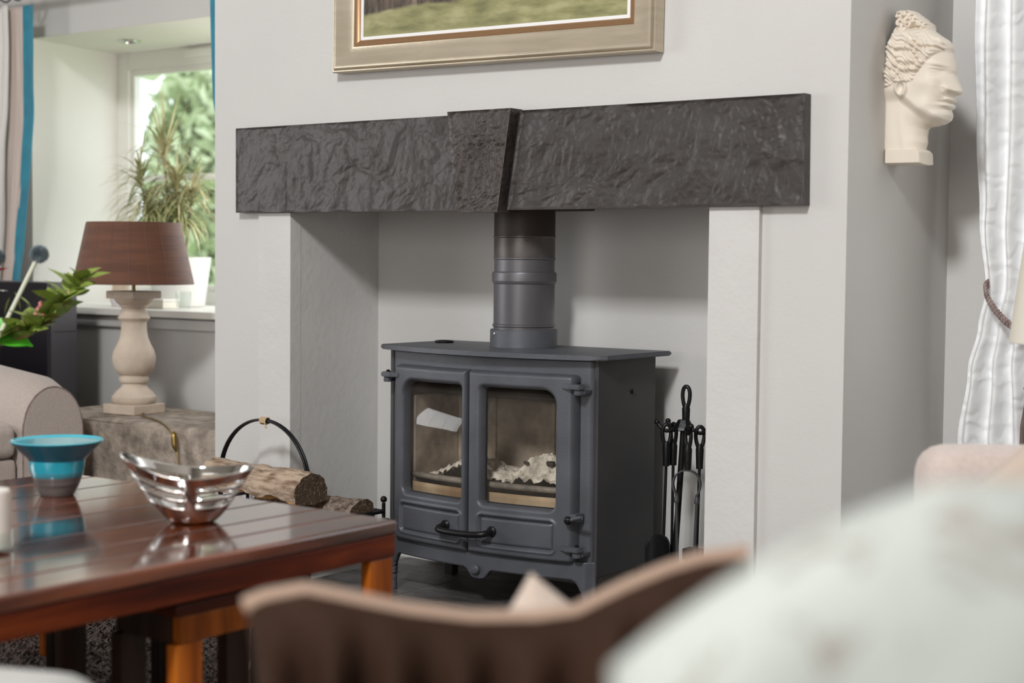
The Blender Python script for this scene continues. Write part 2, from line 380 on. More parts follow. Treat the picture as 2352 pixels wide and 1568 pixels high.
# cut the wall back so the splay is real: rebuild wall_back as prisms
bpy.data.objects.remove(wl)
def prism(bm, pts, z0, z1):
    a = [bm.verts.new((x, y, z0)) for x, y in pts]; b = [bm.verts.new((x, y, z1)) for x, y in pts]
    bm.faces.new(a[::-1]); bm.faces.new(b); n = len(pts)
    for i in range(n): bm.faces.new((a[i], a[(i+1) % n], b[(i+1) % n], b[i]))
bm = bmesh.new()
prism(bm, [(-5.7, YB), (RX0, YB), (WX0, WY), (WX0, WY+.10), (-5.7, WY+.10)], -.01, TZ)
prism(bm, [(RX1, YB), (XL+.02, YB), (XL+.02, WY+.10), (WX1, WY+.10), (WX1, WY)], -.01, TZ)
prism(bm, [(-5.7, YB), (XL+.02, YB), (XL+.02, WY+.10), (-5.7, WY+.10)], TZ, H)
prism(bm, [(RX0-.05, YB), (RX1+.02, YB), (WX1, WY+.10), (WX0, WY+.10)], -.01, SZ-.025)
struct('wall_back', bm, PAINT)
bm = bmesh.new()   # cream painted skin of the two cheeks
for (ax, bx_) in ((RX0, WX0), (RX1, WX1)):
    s = 1 if ax == RX0 else -1
    prism(bm, [(ax-.004*s, YB+.002), (ax+.004*s, YB-.002), (bx_+.004*s, WY), (bx_-.004*s, WY)][::s], SZ, TZ)
struct('trim_4', bm, CREAM)
# side walls and the wall behind the camera
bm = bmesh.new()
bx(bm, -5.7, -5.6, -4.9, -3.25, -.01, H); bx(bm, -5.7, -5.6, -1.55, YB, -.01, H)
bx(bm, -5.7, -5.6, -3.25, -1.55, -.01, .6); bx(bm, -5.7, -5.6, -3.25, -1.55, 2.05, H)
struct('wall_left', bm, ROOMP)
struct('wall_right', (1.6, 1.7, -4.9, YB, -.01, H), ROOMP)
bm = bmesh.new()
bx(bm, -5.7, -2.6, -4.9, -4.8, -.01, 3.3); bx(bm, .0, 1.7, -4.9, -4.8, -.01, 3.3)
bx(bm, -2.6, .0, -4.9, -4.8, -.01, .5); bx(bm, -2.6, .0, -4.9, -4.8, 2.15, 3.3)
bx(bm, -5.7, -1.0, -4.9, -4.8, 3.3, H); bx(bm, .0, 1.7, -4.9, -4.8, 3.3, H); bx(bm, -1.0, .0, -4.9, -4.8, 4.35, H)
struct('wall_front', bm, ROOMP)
# windows
def window(name, axis, pos_, a0, a1, z0, z1, fw, depth, mull=1, rail=None, trickle=False):
    r = bpy.data.objects.new(name, None); COL.objects.link(r); r['kind'] = 'structure'
    c = ((a0+a1)/2, pos_, z0) if axis == 'x' else (pos_, (a0+a1)/2, z0); r.location = c
    def B(nm, p0, p1, q0, q1, d0, d1, m, bev=.003):
        b = (p0, p1, pos_+d0, pos_+d1, q0, q1) if axis == 'x' else (pos_+d0, pos_+d1, p0, p1, q0, q1)
        return box(nm, b, m, r, bev)
    for p0, p1 in ((a0, a0+fw), (a1-fw, a1)): B('frame_stile', p0, p1, z0, z1, 0, depth, WHITE)
    B('frame_head', a0+fw, a1-fw, z1-fw, z1, 0, depth, WHITE); B('frame_sill', a0+fw, a1-fw, z0, z0+fw*.75, 0, depth, WHITE)
    g0, g1 = a0+fw, a1-fw; y0, y1 = z0+fw*.75, z1-fw
    s = .022
    for p0, p1 in ((g0, g0+s), (g1-s, g1)): B('sash_stile', p0, p1, y0, y1, .012, depth-.006, WHITE)
    B('sash_head', g0+s, g1-s, y1-s, y1, .012, depth-.006, WHITE); B('sash_bottom_rail', g0+s, g1-s, y0, y0+s, .012, depth-.006, WHITE)
    if rail: B('meeting_rail', g0+s, g1-s, rail-.012, rail+.012, .010, depth-.006, WHITE)
    for k in range(1, mull+1):
        x = g0+(g1-g0)*k/(mull+1); B('mullion', x-.012, x+.012, y0+s, y1-s, .012, depth-.008, WHITE)
    if trickle: B('vent_cover', g0+.34, g0+.80, z1-fw*.62, z1-fw*.22, -.018, 0, WHITE)
    B('pane', g0, g1, y0, y1, depth*.5, depth*.5+.004, WGLASS, 0)
    return r
window('window_1', 'x', WY-.005, WX0+.004, WX1-.004, SZ, TZ, .068, .05, mull=1, rail=1.142, trickle=True)
window('window_2', 'x', YB+.12, -.9, .3, .55, 1.95, .06, .05, mull=1)
window('window_3', 'y', -5.66, -3.25, -1.55, .6, 2.05, .06, .05, mull=2)
window('window_4', 'x', -4.87, -2.6, .0, .5, 2.15, .06, .05, mull=3)
window('window_5', 'x', -4.87, -1.0, .0, 3.3, 4.35, .06, .05, mull=1)
# window board and apron moulding under the left recess
struct('trim_5', (-5.55, XL-.001, YB-.055, WY-.002, SZ-.024, SZ), WHITE, bev=.004)
struct('trim_6', (-5.55, XL-.001, YB-.022, YB, SZ-.065, SZ-.030), PAINT, bev=.004)
# skirting boards
struct('baseboard_back', (-5.6, XL-.001, YB-.016, YB, 0, .11), WHITE, bev=.003)
struct('baseboard_alcove', (XR+.001, 1.6, YB-.016, YB, 0, .11), WHITE, bev=.003)
# hearth of slate tiles
hr = bpy.data.objects.new('hearth', None); COL.objects.link(hr); hr['kind'] = 'structure'; hr.location = (-2.34, -.1, 0)
box('grout_bed', (-3.28, -1.39, -.50, -.0, -.003, -.0015), GROUT, hr)
box('grout_bed', (NL, NR, -.0, ND, -.003, -.0015), GROUT, hr)
xs = [-3.27, -2.86, -2.552, -2.13, -1.70, -1.395]
for i in range(5):
    ys = [-.49, -.19, .10, ND] if i % 2 else [-.49, -.05, ND]
    for j in range(len(ys)-1):
        a, b, c, d = xs[i], xs[i+1], ys[j], ys[j+1]
        if (a < NL-.05 or b > NR+.05): 
            if c > -.1: continue
            d = min(d, -.003)
        nx = 9; ny = 9; g = .003
        a += g; b -= g; c += g; d -= g
        bm = bmesh.new(); vv = {}
        for p in range(nx):
            for q in range(ny):
                x = a+(b-a)*p/(nx-1); y = c+(d-c)*q/(ny-1)
                e = 0 if 0 < p < nx-1 and 0 < q < ny-1 else -.0015
                vv[p, q] = bm.verts.new((x, y, .001+e+.0012*noise.noise(Vector((x*9, y*9, i)))))
        for p in range(nx-1):
            for q in range(ny-1): bm.faces.new((vv[p, q], vv[p+1, q], vv[p+1, q+1], vv[p, q+1]))
        ed = [e for e in bm.edges if len(e.link_faces) == 1]
        r = bmesh.ops.extrude_edge_only(bm, edges=ed)
        for v in r['geom']:
            if isinstance(v, bmesh.types.BMVert): v.co.z = -.0028
        autos(fin('tile', bm, SLATEF, hr))
# recessed spotlight in the recess soffit
dl = empty('recessed_spotlight', (-4.60, .79, TZ-.004), 'small round chrome spotlight set in the ceiling of the window recess', 'spotlight')
lathe('bezel', [(.042, 0), (.044, -.002), (.040, -.006), (.030, -.007), (.027, -.001)], (-4.60, .79, TZ-.001), STEEL, dl, 32, close=True)
lathe('lens', [(.0, -.003), (.027, -.003)], (-4.60, .79, TZ), SLIP, dl, 24)
# ------------------------------------------------------------------ outside the window
gr = struct('ground', (-16, 3, 1.6, 16, -.5, -.35), GRASS)
def tree(name, c, R, hgt, n, leafm, label, sz=.10, seed=1):
    r = empty(name, (c[0], c[1], -.35), label, 'tree', 'garden trees outside the window')
    tube('trunk', [(c[0], c[1], -.36), (c[0]+.05, c[1], hgt*.4), (c[0], c[1]+.06, hgt*.75)], [.13, .1, .04], BARKD, r, 9)
    g = np.random.default_rng(seed)
    k = 26; cc = g.normal(size=(k, 3)); cc /= np.linalg.norm(cc, axis=1)[:, None]; cc *= g.uniform(.35, .95, (k, 1))
    pick = g.integers(0, k, n); P = cc[pick]+g.normal(size=(n, 3))*.17
    P = P*np.array(R)+np.array([c[0], c[1], c[2]]); P[:, 2] = np.maximum(P[:, 2], -.3)
    A = g.normal(size=(n, 3)); A /= np.linalg.norm(A, axis=1)[:, None]; B = np.cross(A, g.normal(size=(n, 3))); B /= np.linalg.norm(B, axis=1)[:, None]
    s = g.uniform(.6, 1.3, (n, 1))*sz; nn = np.cross(A, B)*.25
    V = np.stack([P-A*s, P-B*s*.5+nn*s, P+A*s, P+B*s*.5+nn*s], 1).reshape(-1, 3)
    F = np.arange(4*n).reshape(n, 4)
    me = bpy.data.meshes.new('foliage'); me.from_pydata(V.tolist(), [], F.tolist()); me.update()
    o = mesh_obj('foliage', me, leafm, r); o['kind'] = 'stuff'; return r
tree('garden_tree', (-8.85, 5.3, 1.5), (.68, .7, 1.5), 3.0, 9000, LEAFT, 'tall light green tree seen through the window behind the potted plant', .10, 3)
tree('garden_tree', (-11.3, 7.9, 1.0), (1.0, .9, 1.9), 3.2, 9000, LEAFD, 'darker tree further off, seen low through the window', .12, 4)
tree('garden_bush', (-10.0, 4.6, -.05), (.6, .6, .6), 1.0, 5000, LEAFT, 'low pale bush outside at the left of the window view', .09, 5)

# ------------------------------------------------------------------ fireplace lintel of riven slate
lt = empty('fireplace_lintel', (-2.32, -.015, .962), 'long dark riven slate lintel with central keystone above the stove niche', 'mantel')
def slab(name, poly, y0, y1, m, amp, fr, seed, nx, nz, label=None):
    P = np.array(poly); x0, x1 = P[:, 0].min(), P[:, 0].max(); z0, z1 = P[:, 1].min(), P[:, 1].max()
    def pos(X, Z):
        Dd = -polysdf(X, Z, poly); Y = np.zeros(X.shape)
        it = np.nditer(X, flags=['multi_index'])
        for _ in it:
            i = it.multi_index; v = Vector((X[i]*fr, Z[i]*fr*1.3, seed))
            a = noise.fractal(v, .9, 2.1, 5); b = noise.noise(v*.45)
            wq = .06*noise.noise(Vector((X[i]*7, Z[i]*9, seed)))
            r_ = noise.ridged_multi_fractal(Vector(((X[i]*.8+Z[i]*.6+wq)*fr*.75, (Z[i]*.8-X[i]*.6+wq)*fr*1.35, seed+5)), .95, 2.2, 5, .95, 2)
            Y[i] = a*.35+b*.40-(.50*r_)
        Y = Y*amp*sstep(0, .006, Dd)
        return X, y0-Y, Z
    o = grid(name, x0, x1, z0, z1, nx, nz, lambda X, Z: polysdf(X, Z, poly), pos, m, lt)
    # close the sides and back
    me = o.data; bm = bmesh.new(); bm.from_mesh(me)
    ed = [e for e in bm.edges if len(e.link_faces) == 1]
    r = bmesh.ops.extrude_edge_only(bm, edges=ed); w = wloc(lt)
    for v in r['geom']:
        if isinstance(v, bmesh.types.BMVert): v.co.y = y1-w.y
    bmesh.ops.recalc_face_normals(bm, faces=bm.faces[:]); bm.to_mesh(me); bm.free(); autos(o, 35)
    if label: o['label'] = label
    return o
slab('slate_beam', [(-3.169, .963), (-2.36, .960), (-2.39, 1.191), (-3.169, 1.191)], -.028, -.001, SLATE, .0050, 15, 1.3, 300, 90, 'left slate beam')
slab('slate_beam', [(-2.242, .960), (-1.470, .962), (-1.472, 1.193), (-2.204, 1.193)], -.028, -.001, SLATE, .0068, 15, 7.7, 340, 96, 'right slate beam')
slab('keystone', [(-2.381, .955), (-2.257, .955), (-2.220, 1.198), (-2.412, 1.198)], -.047, -.001, SLATEK, .0050, 42, 3.1, 80, 96)
box('backing', (-2.38, -2.20, -.012, -.001, .966, 1.190), GASK, lt)

# ------------------------------------------------------------------ stove
st = empty('wood_burning_stove', (-2.3125, .13, 0), 'dark grey cast iron two door wood burning stove in the niche', 'stove')
XC, HW = -2.3125, .3125
def yf(x): return -.045*(1-((x-XC)/HW)**2)
def plate(name, z0, z1, ov, yback, bow, m, lab=None):
    n = 30; pts = [(XC-HW-ov, yback), (XC-HW-ov, -.005)]
    for i in range(n+1):
        t = -1+2*i/n; pts.append((XC+t*(HW+ov-.018), -.022-bow*(1-t*t)))
    pts += [(XC+HW+ov, -.005), (XC+HW+ov, yback)]
    bm = bmesh.new(); prism(bm, pts, z0, z1)
    bmesh.ops.bevel(bm, geom=[e for e in bm.edges if abs(e.verts[0].co.z-e.verts[1].co.z) < 1e-6], offset=.0025, segments=2, affect='EDGES')
    return autos(fin(name, bm, m, st))
plate('top_plate', .613, .6245, .034, .275, .060, IRON)
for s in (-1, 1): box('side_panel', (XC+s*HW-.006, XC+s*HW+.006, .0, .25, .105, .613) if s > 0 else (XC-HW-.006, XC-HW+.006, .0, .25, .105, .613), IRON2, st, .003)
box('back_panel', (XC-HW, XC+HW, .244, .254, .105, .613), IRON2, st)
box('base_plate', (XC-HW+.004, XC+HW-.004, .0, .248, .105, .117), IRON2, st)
def out_rect(X, Z): return rrect(X, Z, XC-HW-.004, XC+HW+.004, .105, .613, (.002,)*4)
def frame_sdf(X, Z): return np.maximum(out_rect(X, Z), -rrect(X, Z, -2.565, -2.055, .160, .560, (.02,)*4))
grid('front_frame', XC-HW-.004, XC+HW+.004, .105, .613, 90, 70, frame_sdf, lambda X, Z: (X, yf(X)+np.zeros(X.shape)+.03*sstep(HW-.012, HW+.004, np.abs(X-XC)), Z), IRON, st, thick=.012)
GL = [(-2.543, -2.345, .262, .539, (.014, .008, .008, .034)), (-2.281, -2.084, .262, .539, (.008, .014, .034, .008))]
PN = [(-2.549, -2.346, .166, .230), (-2.281, -2.085, .166, .230)]
DR = [(-2.584, -2.3265), (-2.3215, -2.036)]
for k in (0, 1):
    d0, d1 = DR[k]; g = GL[k]; p = PN[k]
    outer = lambda X, Z: rrect(X, Z, d0, d1, .138, .578, (.012, .004, .004, .012) if k == 0 else (.004, .012, .012, .004))
    hole = lambda X, Z: rrect(X, Z, *g)
    def pos(X, Z):
        so = -outer(X, Z); sh = hole(X, Z); sp = rrect(X, Z, *p, (.006,)*4)
        h = .010+.020*np.sqrt(np.clip(1-(1-np.clip(so/.010, 0, 1))**2, 0, 1))
        hh = np.sqrt(np.clip(1-(1-np.clip(sh/.011, 0, 1))**2, 0, 1)); h = np.minimum(h, .008+.022*hh)
        rim = np.exp(-((sp-.007)/.0028)**2)*.0035; groove = np.exp(-((sp+.001)/.0026)**2)*.006
        h = h+rim-groove-.0015*sstep(.0, -.006, sp)
        return X, yf(X)-h, Z
    d = grid('door', d0, d1, .138, .578, 120, 200, lambda X, Z: np.maximum(outer(X, Z), -hole(X, Z)), pos, IRON, st)
    # return edges of the casting
    w = wloc(st); bm = bmesh.new(); bm.from_mesh(d.data); ed = [e for e in bm.edges if len(e.link_faces) == 1]
    r = bmesh.ops.extrude_edge_only(bm, edges=ed)
    for v in r['geom']:
        if isinstance(v, bmesh.types.BMVert): v.co.y = yf(v.co.x+w.x)-.001-w.y
    bmesh.ops.recalc_face_normals(bm, faces=bm.faces[:]); bm.to_mesh(d.data); bm.free(); autos(d, 50)
    grid('glass_pane', g[0]-.008, g[1]+.008, g[2]-.008, g[3]+.008, 24, 3, lambda X, Z: X*0-1, lambda X, Z: (X, yf(X)-.0045+X*0, Z), SGLASS, d, thick=.003)
    a, b, c, e = g[0], g[1], g[2], g[3]
    pts = [(a, c), (b, c), (b, e), (a, e)]
    bm = bmesh.new()
    for q in range(4):
        s_, t_ = pts[q], pts[(q+1) % 4]; L_ = []
        for i in range(13):
            x = s_[0]+(t_[0]-s_[0])*i/12; z = s_[1]+(t_[1]-s_[1])*i/12; L_.append((x, yf(x)-.007, z))
        if q == 0 or (q == 1 and k == 0) or (q == 3 and k == 1): tube_bm(bm, L_, .0022, 6)
    fin('rope_seal', bm, GASK, d)
# dark seal strip behind the door joint
bm = bmesh.new(); bx(bm, -2.334, -2.314, yf(-2.32)-.018, yf(-2.32)-.002, .14, .575); fin('door_seal', bm, GASK, st)
# hinges: lug on the door, knuckle, pin
def hinge(x, z, s):
    y = yf(x)-.032
    h = bpy.data.objects.new('hinge', None)
    bm = bmesh.new()
    prism(bm, [(x-s*.034, y+.004), (x-s*.034, y-.008), (x-s*.012, y-.016), (x+s*.020, y-.014), (x+s*.025, y+.002), (x+s*.018, y+.014), (x-s*.004, y+.014)][::(1 if s > 0 else -1)], z-.001, z+.011)
    bmesh.ops.bevel(bm, geom=bm.edges[:], offset=.0022, segments=2, affect='EDGES')
    o = autos(fin('hinge', bm, IRON, st))
    lathe('hinge_knuckle', [(0, -.014), (.0105, -.014), (.0115, -.012), (.0115, -.004), (.010, -.002)], (x+s*.009, y+.002, z), IRON, o, 16)
    lathe('hinge_pin', [(.0055, .010), (.0055, .014), (.003, .016), (0, .0165)], (x+s*.009, y+.002, z), BLACKIRON, o, 10)
    bm = bmesh.new(); bx(bm, min(x+s*.002, x+s*.022), max(x+s*.002, x+s*.022), y+.006, yf(x)+.03, z-.013, z-.003, .002); fin('hinge_bracket', bm, IRON, o)
for z in (.547, .170): hinge(-2.032, z, 1); hinge(-2.596, z, -1)
# handle bar across the joint
hp = smoothpts([(-2.388, yf(-2.38)-.026, .197), (-2.392, yf(-2.38)-.050, .193), (-2.378, yf(-2.37)-.062, .190), (-2.33, -.110, .189), (-2.27, -.108, .191), (-2.248, -.098, .194), (-2.246, -.08, .196), (-2.246, yf(-2.25)-.026, .196)], 6)
hd = tube('door_handle', hp, .0078, BLACKIRON, st, 12)
for x in (-2.388, -2.246): lathe('boss', [(.013, 0), (.013, .004), (.009, .008), (0, .008)], (0, 0, 0), BLACKIRON, hd, 16, fn=lambda p, a, i, x=x: [x+p[0]*1, yf(x)-.028-p[2], .197+p[1]]) 
# air lever at the right
lv = tube('air_control_lever', [(-2.034, -.055, .243), (-2.016, -.060, .250), (-1.992, -.066, .257)], .0050, STEEL, st, 10)
lv.data.materials.clear(); lv.data.materials.append(IRON)
ball('lever_knob', (-2.036, -.058, .244), .0105, BLACKIRON, lv, (1, .8, 1))
box('lever_bracket', (-2.050, -2.022, -.046, -.014, .237, .257), IRON, lv, .002)
# side bolt, thermometer
lathe('bolt', [(0, 0), (.006, 0), (.006, .003), (.003, .0045), (0, .0045)], (0, 0, 0), BLACKIRON, st, 12, fn=lambda p, a, i: [XC+HW+.006+p[2], .144+p[0], .532+p[1]])
th = tag(lathe('stove_thermometer', [(.0, 0), (.024, 0), (.025, .002), (.025, .005), (.021, .006), (.018, .0045), (0, .0045)], (-2.585, .16, .6247), BLACKIRON, None, 28, loc=(-2.585, .16, .6247)), 'small round black stove thermometer lying on the top plate of the stove', 'thermometer')
lathe('dial', [(.0, .0049), (.016, .0049)], (-2.585, .16, .6247), mat('dial_grey', (.3, .3, .32), .3), th, 24)
# skirt with lobe and front legs, button
def zb(X):
    t = np.abs(X-XC); z = np.where(t < .262, .099, .099*np.sqrt(np.clip(1-((t-.262)/.036)**2, 0, 1)))
    lobe = .099-.024*np.sqrt(np.clip(1-((X+2.300)/.034)**2, 0, 1)); lobe = np.where(np.abs(X+2.300) < .034, lobe, .099)
    z = np.where(t < .2, np.minimum(z, .099-.024*np.exp(-((X+2.300)/.030)**4)), z)
    return z
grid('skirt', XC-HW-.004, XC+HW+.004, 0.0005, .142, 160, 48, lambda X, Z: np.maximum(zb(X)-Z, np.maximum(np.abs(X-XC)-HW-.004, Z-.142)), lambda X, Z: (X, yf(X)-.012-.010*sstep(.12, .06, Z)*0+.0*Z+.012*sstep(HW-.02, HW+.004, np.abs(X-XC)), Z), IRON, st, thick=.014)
sk = lathe('button', [(0, 0), (.0125, 0), (.0125, .006), (.009, .010), (0, .011)], (0, 0, 0), IRON, st, 20, fn=lambda p, a, i: [-2.303+p[0], yf(-2.303)-.014-p[2], .097+p[1]])
for s in (-1, 1):
    x = XC+s*(HW-.018)
    for y in (.225,):
        bm = bmesh.new(); bx(bm, x-.014, x+.014, y-.006, y+.02, .0, .108, .003)
        for v in bm.verts: v.co.x += s*.008*(1-v.co.z/.108)
        autos(fin('leg', bm, IRON2, st))
# fire chamber: bricks, grate, ash, retainer
box('chamber_floor', (XC-.262, XC+.262, -.01, .20, .235, .245), SOOT, st)
for a, b in ((-2.56, -2.425), (-2.422, -2.24), (-2.237, -2.065)): box('fire_brick', (a, b, .175, .198, .246, .50), FIREB, st, .003)
for x in (-2.566, -2.079): box('fire_brick', (x, x+.020, .0, .173, .246, .50), FIREB, st, .003)
box('baffle_plate', (XC-.262, XC+.262, .02, .198, .505, .515), SOOT, st)
n = 24
rp = [(x, yf(x)+.022, .300) for x in np.linspace(-2.565, -2.06, n)]
tube('log_retainer_bar', rp, .0080, BAR, st, 10)
grid('grate_front', -2.566, -2.058, .246, .283, 30, 4, lambda X, Z: X*0-1, lambda X, Z: (X, yf(X)+.014+X*0, Z), EMBERP, st, thick=.006)
# ash bed
nx, nz_ = 150, 60
def ashpos(X, Z):
    Y = np.zeros(X.shape)
    for i in np.ndindex(X.shape):
        x, y = X[i], Z[i]
        b = .298+.040*math.exp(-((x+2.17)/.13)**2-((y-.08)/.09)**2)+.050*math.exp(-((x+2.39)/.075)**2-((y-.05)/.09)**2)+.030*math.exp(-((x+2.205)/.050)**4-((y-.085)/.035)**2)
        q = Vector((x*60, y*60, 2)); b += .006*noise.fractal(q, .8, 2.2, 4)+.009*abs(noise.noise(q*.5))+.006*noise.cell(Vector((x*75, y*95, 1)))
        b -= .004*max(0, (-x-2.45)/.12)
        Y[i] = b
    return X, Z, Y
ab = grid('ash_bed', -2.562, -2.062, yf(-2.4)+.030, .172, nx, nz_, lambda X, Z: X*0-1, lambda X, Z: ashpos(X, Z+(yf(X)-yf(-2.4))*np.clip(1-(Z+.0)/.12, 0, 1)), ASH, None, loc=(-2.31, .08, .28), smooth=False)
tag(ab, 'heap of pale grey wood ash behind the stove glass', 'ash', kind='stuff')
ci = 0
for (x, y, z, s) in ((-2.375, -.01, .322, .010), (-2.235, .050, .350, .006), (-2.27, -.015, .308, .006), (-2.165, .055, .352, .009)):
    bm = bmesh.new(); bx(bm, x-s, x+s, y-s*.8, y+s*.8, z-s*.7, z+s*.7, .002)
    for v in bm.verts: v.co += Vector((noise.noise(v.co*90), noise.noise(v.co*90+Vector((5, 0, 0))), noise.noise(v.co*90+Vector((0, 7, 0)))))*.003
    o = fin('charcoal_lump', bm, CHAR, None, loc=(x, y, z)); ci += 1
    tag(o, ['black charcoal lump at the front of the ash, behind the left glass door', 'black charcoal lump in the upper ash mound, left of its neighbour', 'black charcoal lump low at the left of the right glass', 'black charcoal lump at the right of the upper ash mound'][ci-1], 'charcoal', 'charcoal lumps in the ash')

# ------------------------------------------------------------------ flue pipe
PX, PY = -2.322, .152
fl = empty('flue_pipe', (PX, PY, .6245), 'dark grey jointed metal flue pipe rising from the stove top', 'flue pipe')
def pr(name, prof, m): return lathe(name, prof, (PX, PY, 0), m, fl, 64)
co = pr('collar', [(.084, .6245), (.0845, .626), (.0845, .667), (.083, .669), (.079, .669)], IRON)
lathe('rivet', [(0, 0), (.0035, 0), (.003, .002), (0, .0026)], (0, 0, 0), STEEL, co, 12, fn=lambda p, a, i: [PX-.030+p[0], PY-.0790-p[2], .659+p[1]])
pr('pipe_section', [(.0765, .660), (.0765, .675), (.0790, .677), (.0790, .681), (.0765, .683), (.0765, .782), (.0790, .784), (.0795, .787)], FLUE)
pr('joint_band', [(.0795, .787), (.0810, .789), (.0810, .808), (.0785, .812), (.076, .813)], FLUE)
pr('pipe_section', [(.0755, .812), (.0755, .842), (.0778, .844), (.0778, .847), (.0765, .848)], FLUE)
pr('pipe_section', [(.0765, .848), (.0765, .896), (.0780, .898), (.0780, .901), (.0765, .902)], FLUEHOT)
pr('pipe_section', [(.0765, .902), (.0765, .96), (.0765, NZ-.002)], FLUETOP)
box('register_cowl', (-2.29, -2.175, .09, .25, .965, NZ-.002), SOOT, fl, .006)

# ------------------------------------------------------------------ fire tools on their stand
TX, TY = -1.846, .14
def lean(z): return Vector((TX-.030*(.50-z)/.5, TY, z))
fs = empty('fire_tool_stand', (TX-.03, TY, 0), 'black wrought iron fire tool stand with looped top handle beside the stove', 'stand')
tube('post', [lean(.004), lean(.47)], .0072, BLACKIRON, fs, 12)
lathe('base', [(.0, 0), (.062, 0), (.064, .004), (.058, .010), (.014, .020), (.010, .028)], (TX-.03, TY, .001), BLACKIRON, fs, 32)
def loop(name, c, top, h, w, parent, dirv=(1, 0, 0), r=.0048, grip=.045):
    """teardrop eye on a tapered grip; c = top centre of the eye"""
    d = Vector(dirv).normalized(); c = Vector(c); P = []
    for i in range(25):
        a = PI*2*i/24; t = (1-math.cos(a))/2     # 0 top -> 1 bottom
        wid = w*math.sin(a)*(1-.45*t)
        P.append(c+d*wid+Vector((0, 0, -h*t)))
    bm = bmesh.new(); tube_bm(bm, P, r, 8, False)
    b = c+Vector((0, 0, -h)); tube_bm(bm, [b+Vector((0, 0, .012)), b, b-Vector((0, 0, grip*.5)), b-Vector((0, 0, grip))], [r*1.2, .0095, .0088, .0080], 12)
    return autos(fin(name, bm, BLACKIRON, parent), 50)
loop('looped_handle', lean(.553), 0, .052, .011, fs, (1, .2, 0), .0048, .042)
bm = bmesh.new()
ht = lean(.462)
lathe('hub', [(.008, .014), (.014, .013), (.024, -.004), (.026, -.010), (.018, -.013), (.008, -.014)], ht, BLACKIRON, fs, 8, smooth=False)
HK = {}
for i, a in enumerate((-170, 150, 2, -50)):
    d = Vector((math.cos(math.radians(a)), math.sin(math.radians(a))*.8, 0)); L_ = .062
    c = ht
    arm = [c+d*.014+Vector((0, 0, -.002)), c+d*.035+Vector((0, 0, -.014)), c+d*.050+Vector((0, 0, -.014)), c+d*L_+Vector((0, 0, -.004)), c+d*(L_+.006)+Vector((0, 0, .004))]
    h_ = tube('hook', smoothpts(arm, 4), .0046, BLACKIRON, fs, 8); ball('hook_tip', arm[-1], .0068, BLACKIRON, h_)
    HK[i] = c+d*.043+Vector((0, 0, -.006))
def tool(name, label, i, grip=.045):
    p = HK[i]; r = empty(name, (p.x, p.y, p.z), label, name.split('_')[-1], 'fire tools hanging on the stand')
    loop('handle', (p.x, p.y, p.z+.006), 0, .052, .0125, r, (.75, .65, 0) if i in (0, 2) else (.9, -.35, 0), .0046, .046)
    return r, p
r, p = tool('fire_shovel', 'black fire shovel with round pan, hung at the left of the stand', 0)
tube('shaft', [(p.x, p.y, p.z-.085), (p.x-.004, p.y, .20)], .0036, BLACKIRON, r, 8)
def panpos(X, Z):
    u = X-(p.x-.012); v = (Z-.135)
    return X, p.y-.004-.020*(1-np.clip((u/.034)**2, 0, 1))*0+.012*(np.clip(np.abs(u)/.034, 0, 1)**3)*-1+.0*Z, Z
pc = (p.x-.012)
grid('pan', pc-.034, pc+.034, .035, .205, 30, 60, lambda X, Z: rrect(X, Z, pc-.033, pc+.033, .04, .202, (.012, .012, .033, .033)), panpos, BLACKIRON, r, thick=.003)
r, p = tool('fire_poker', 'black fire poker hung at the back of the stand', 1)
tube('shaft', smoothpts([(p.x, p.y, p.z-.085), (p.x-.001, p.y, .12), (p.x-.002, p.y, .075), (p.x+.012, p.y-.004, .070)], 5), .0036, BLACKIRON, r, 8)
r, p = tool('hearth_brush', 'black hearth brush hung at the right back of the stand', 2)
tube('shaft', [(p.x, p.y, p.z-.085), (p.x-.004, p.y, .175)], .0036, BLACKIRON, r, 8)
box('brush_block', (p.x-.034, p.x+.030, p.y-.016, p.y+.016, .150, .177), BLACKIRON, r, .003)
bm = bmesh.new()
for k in range(170):
    x = p.x-.030+.056*random.random(); y = p.y-.013+.026*random.random(); tube_bm(bm, [(x, y, .152), (x+random.uniform(-.008, .008), y+random.uniform(-.006, .006), .085)], .0007, 3, False)
fin('bristles', bm, BLACKIRON, r)['kind'] = 'stuff'
r, p = tool('fire_tongs', 'black fire tongs with curved flat arms at the front of the stand', 3)
zc = p.z-.094
for s in (-1, 1):
    ax = Vector((.95, .3, 0))
    A = [Vector((p.x, p.y, 0))+ax*s*q+Vector((0, -.003, zc+z)) for q, z in ((0, 0), (.012, -.002), (.024, -.010), (.031, -.024), (.032, -.036), (.028, -.050), (.024, -.056))]
    bm = bmesh.new(); P = smoothpts(A, 4); W_ = Vector((-.3, .95, 0))*.007
    for i in range(len(P)-1):
        t = (P[min(i+1, len(P)-1)]-P[i]).normalized(); nn = t.cross(W_).normalized()*.0016
        q = [P[i]-W_-nn, P[i]+W_-nn, P[i]+W_+nn, P[i]-W_+nn, P[i+1]-W_-nn, P[i+1]+W_-nn, P[i+1]+W_+nn, P[i+1]-W_+nn]
        v = [bm.verts.new(x) for x in q]
        for f in ((0, 1, 2, 3), (4, 7, 6, 5), (0, 4, 5, 1), (1, 5, 6, 2), (2, 6, 7, 3), (3, 7, 4, 0)): bm.faces.new([v[j] for j in f])
    e = A[-1]
    tube_bm(bm, [e+Vector((0, 0, .002)), e+Vector((0, 0, -.014)), e+Vector((0, 0, -.020))], [.003, .0065, .0062], 8)
    tube_bm(bm, [e+Vector((0, 0, -.018)), e-ax*s*.006+Vector((0, 0, -.20))], .0036, 8)
    fin('arm', bm, IRON2, r)

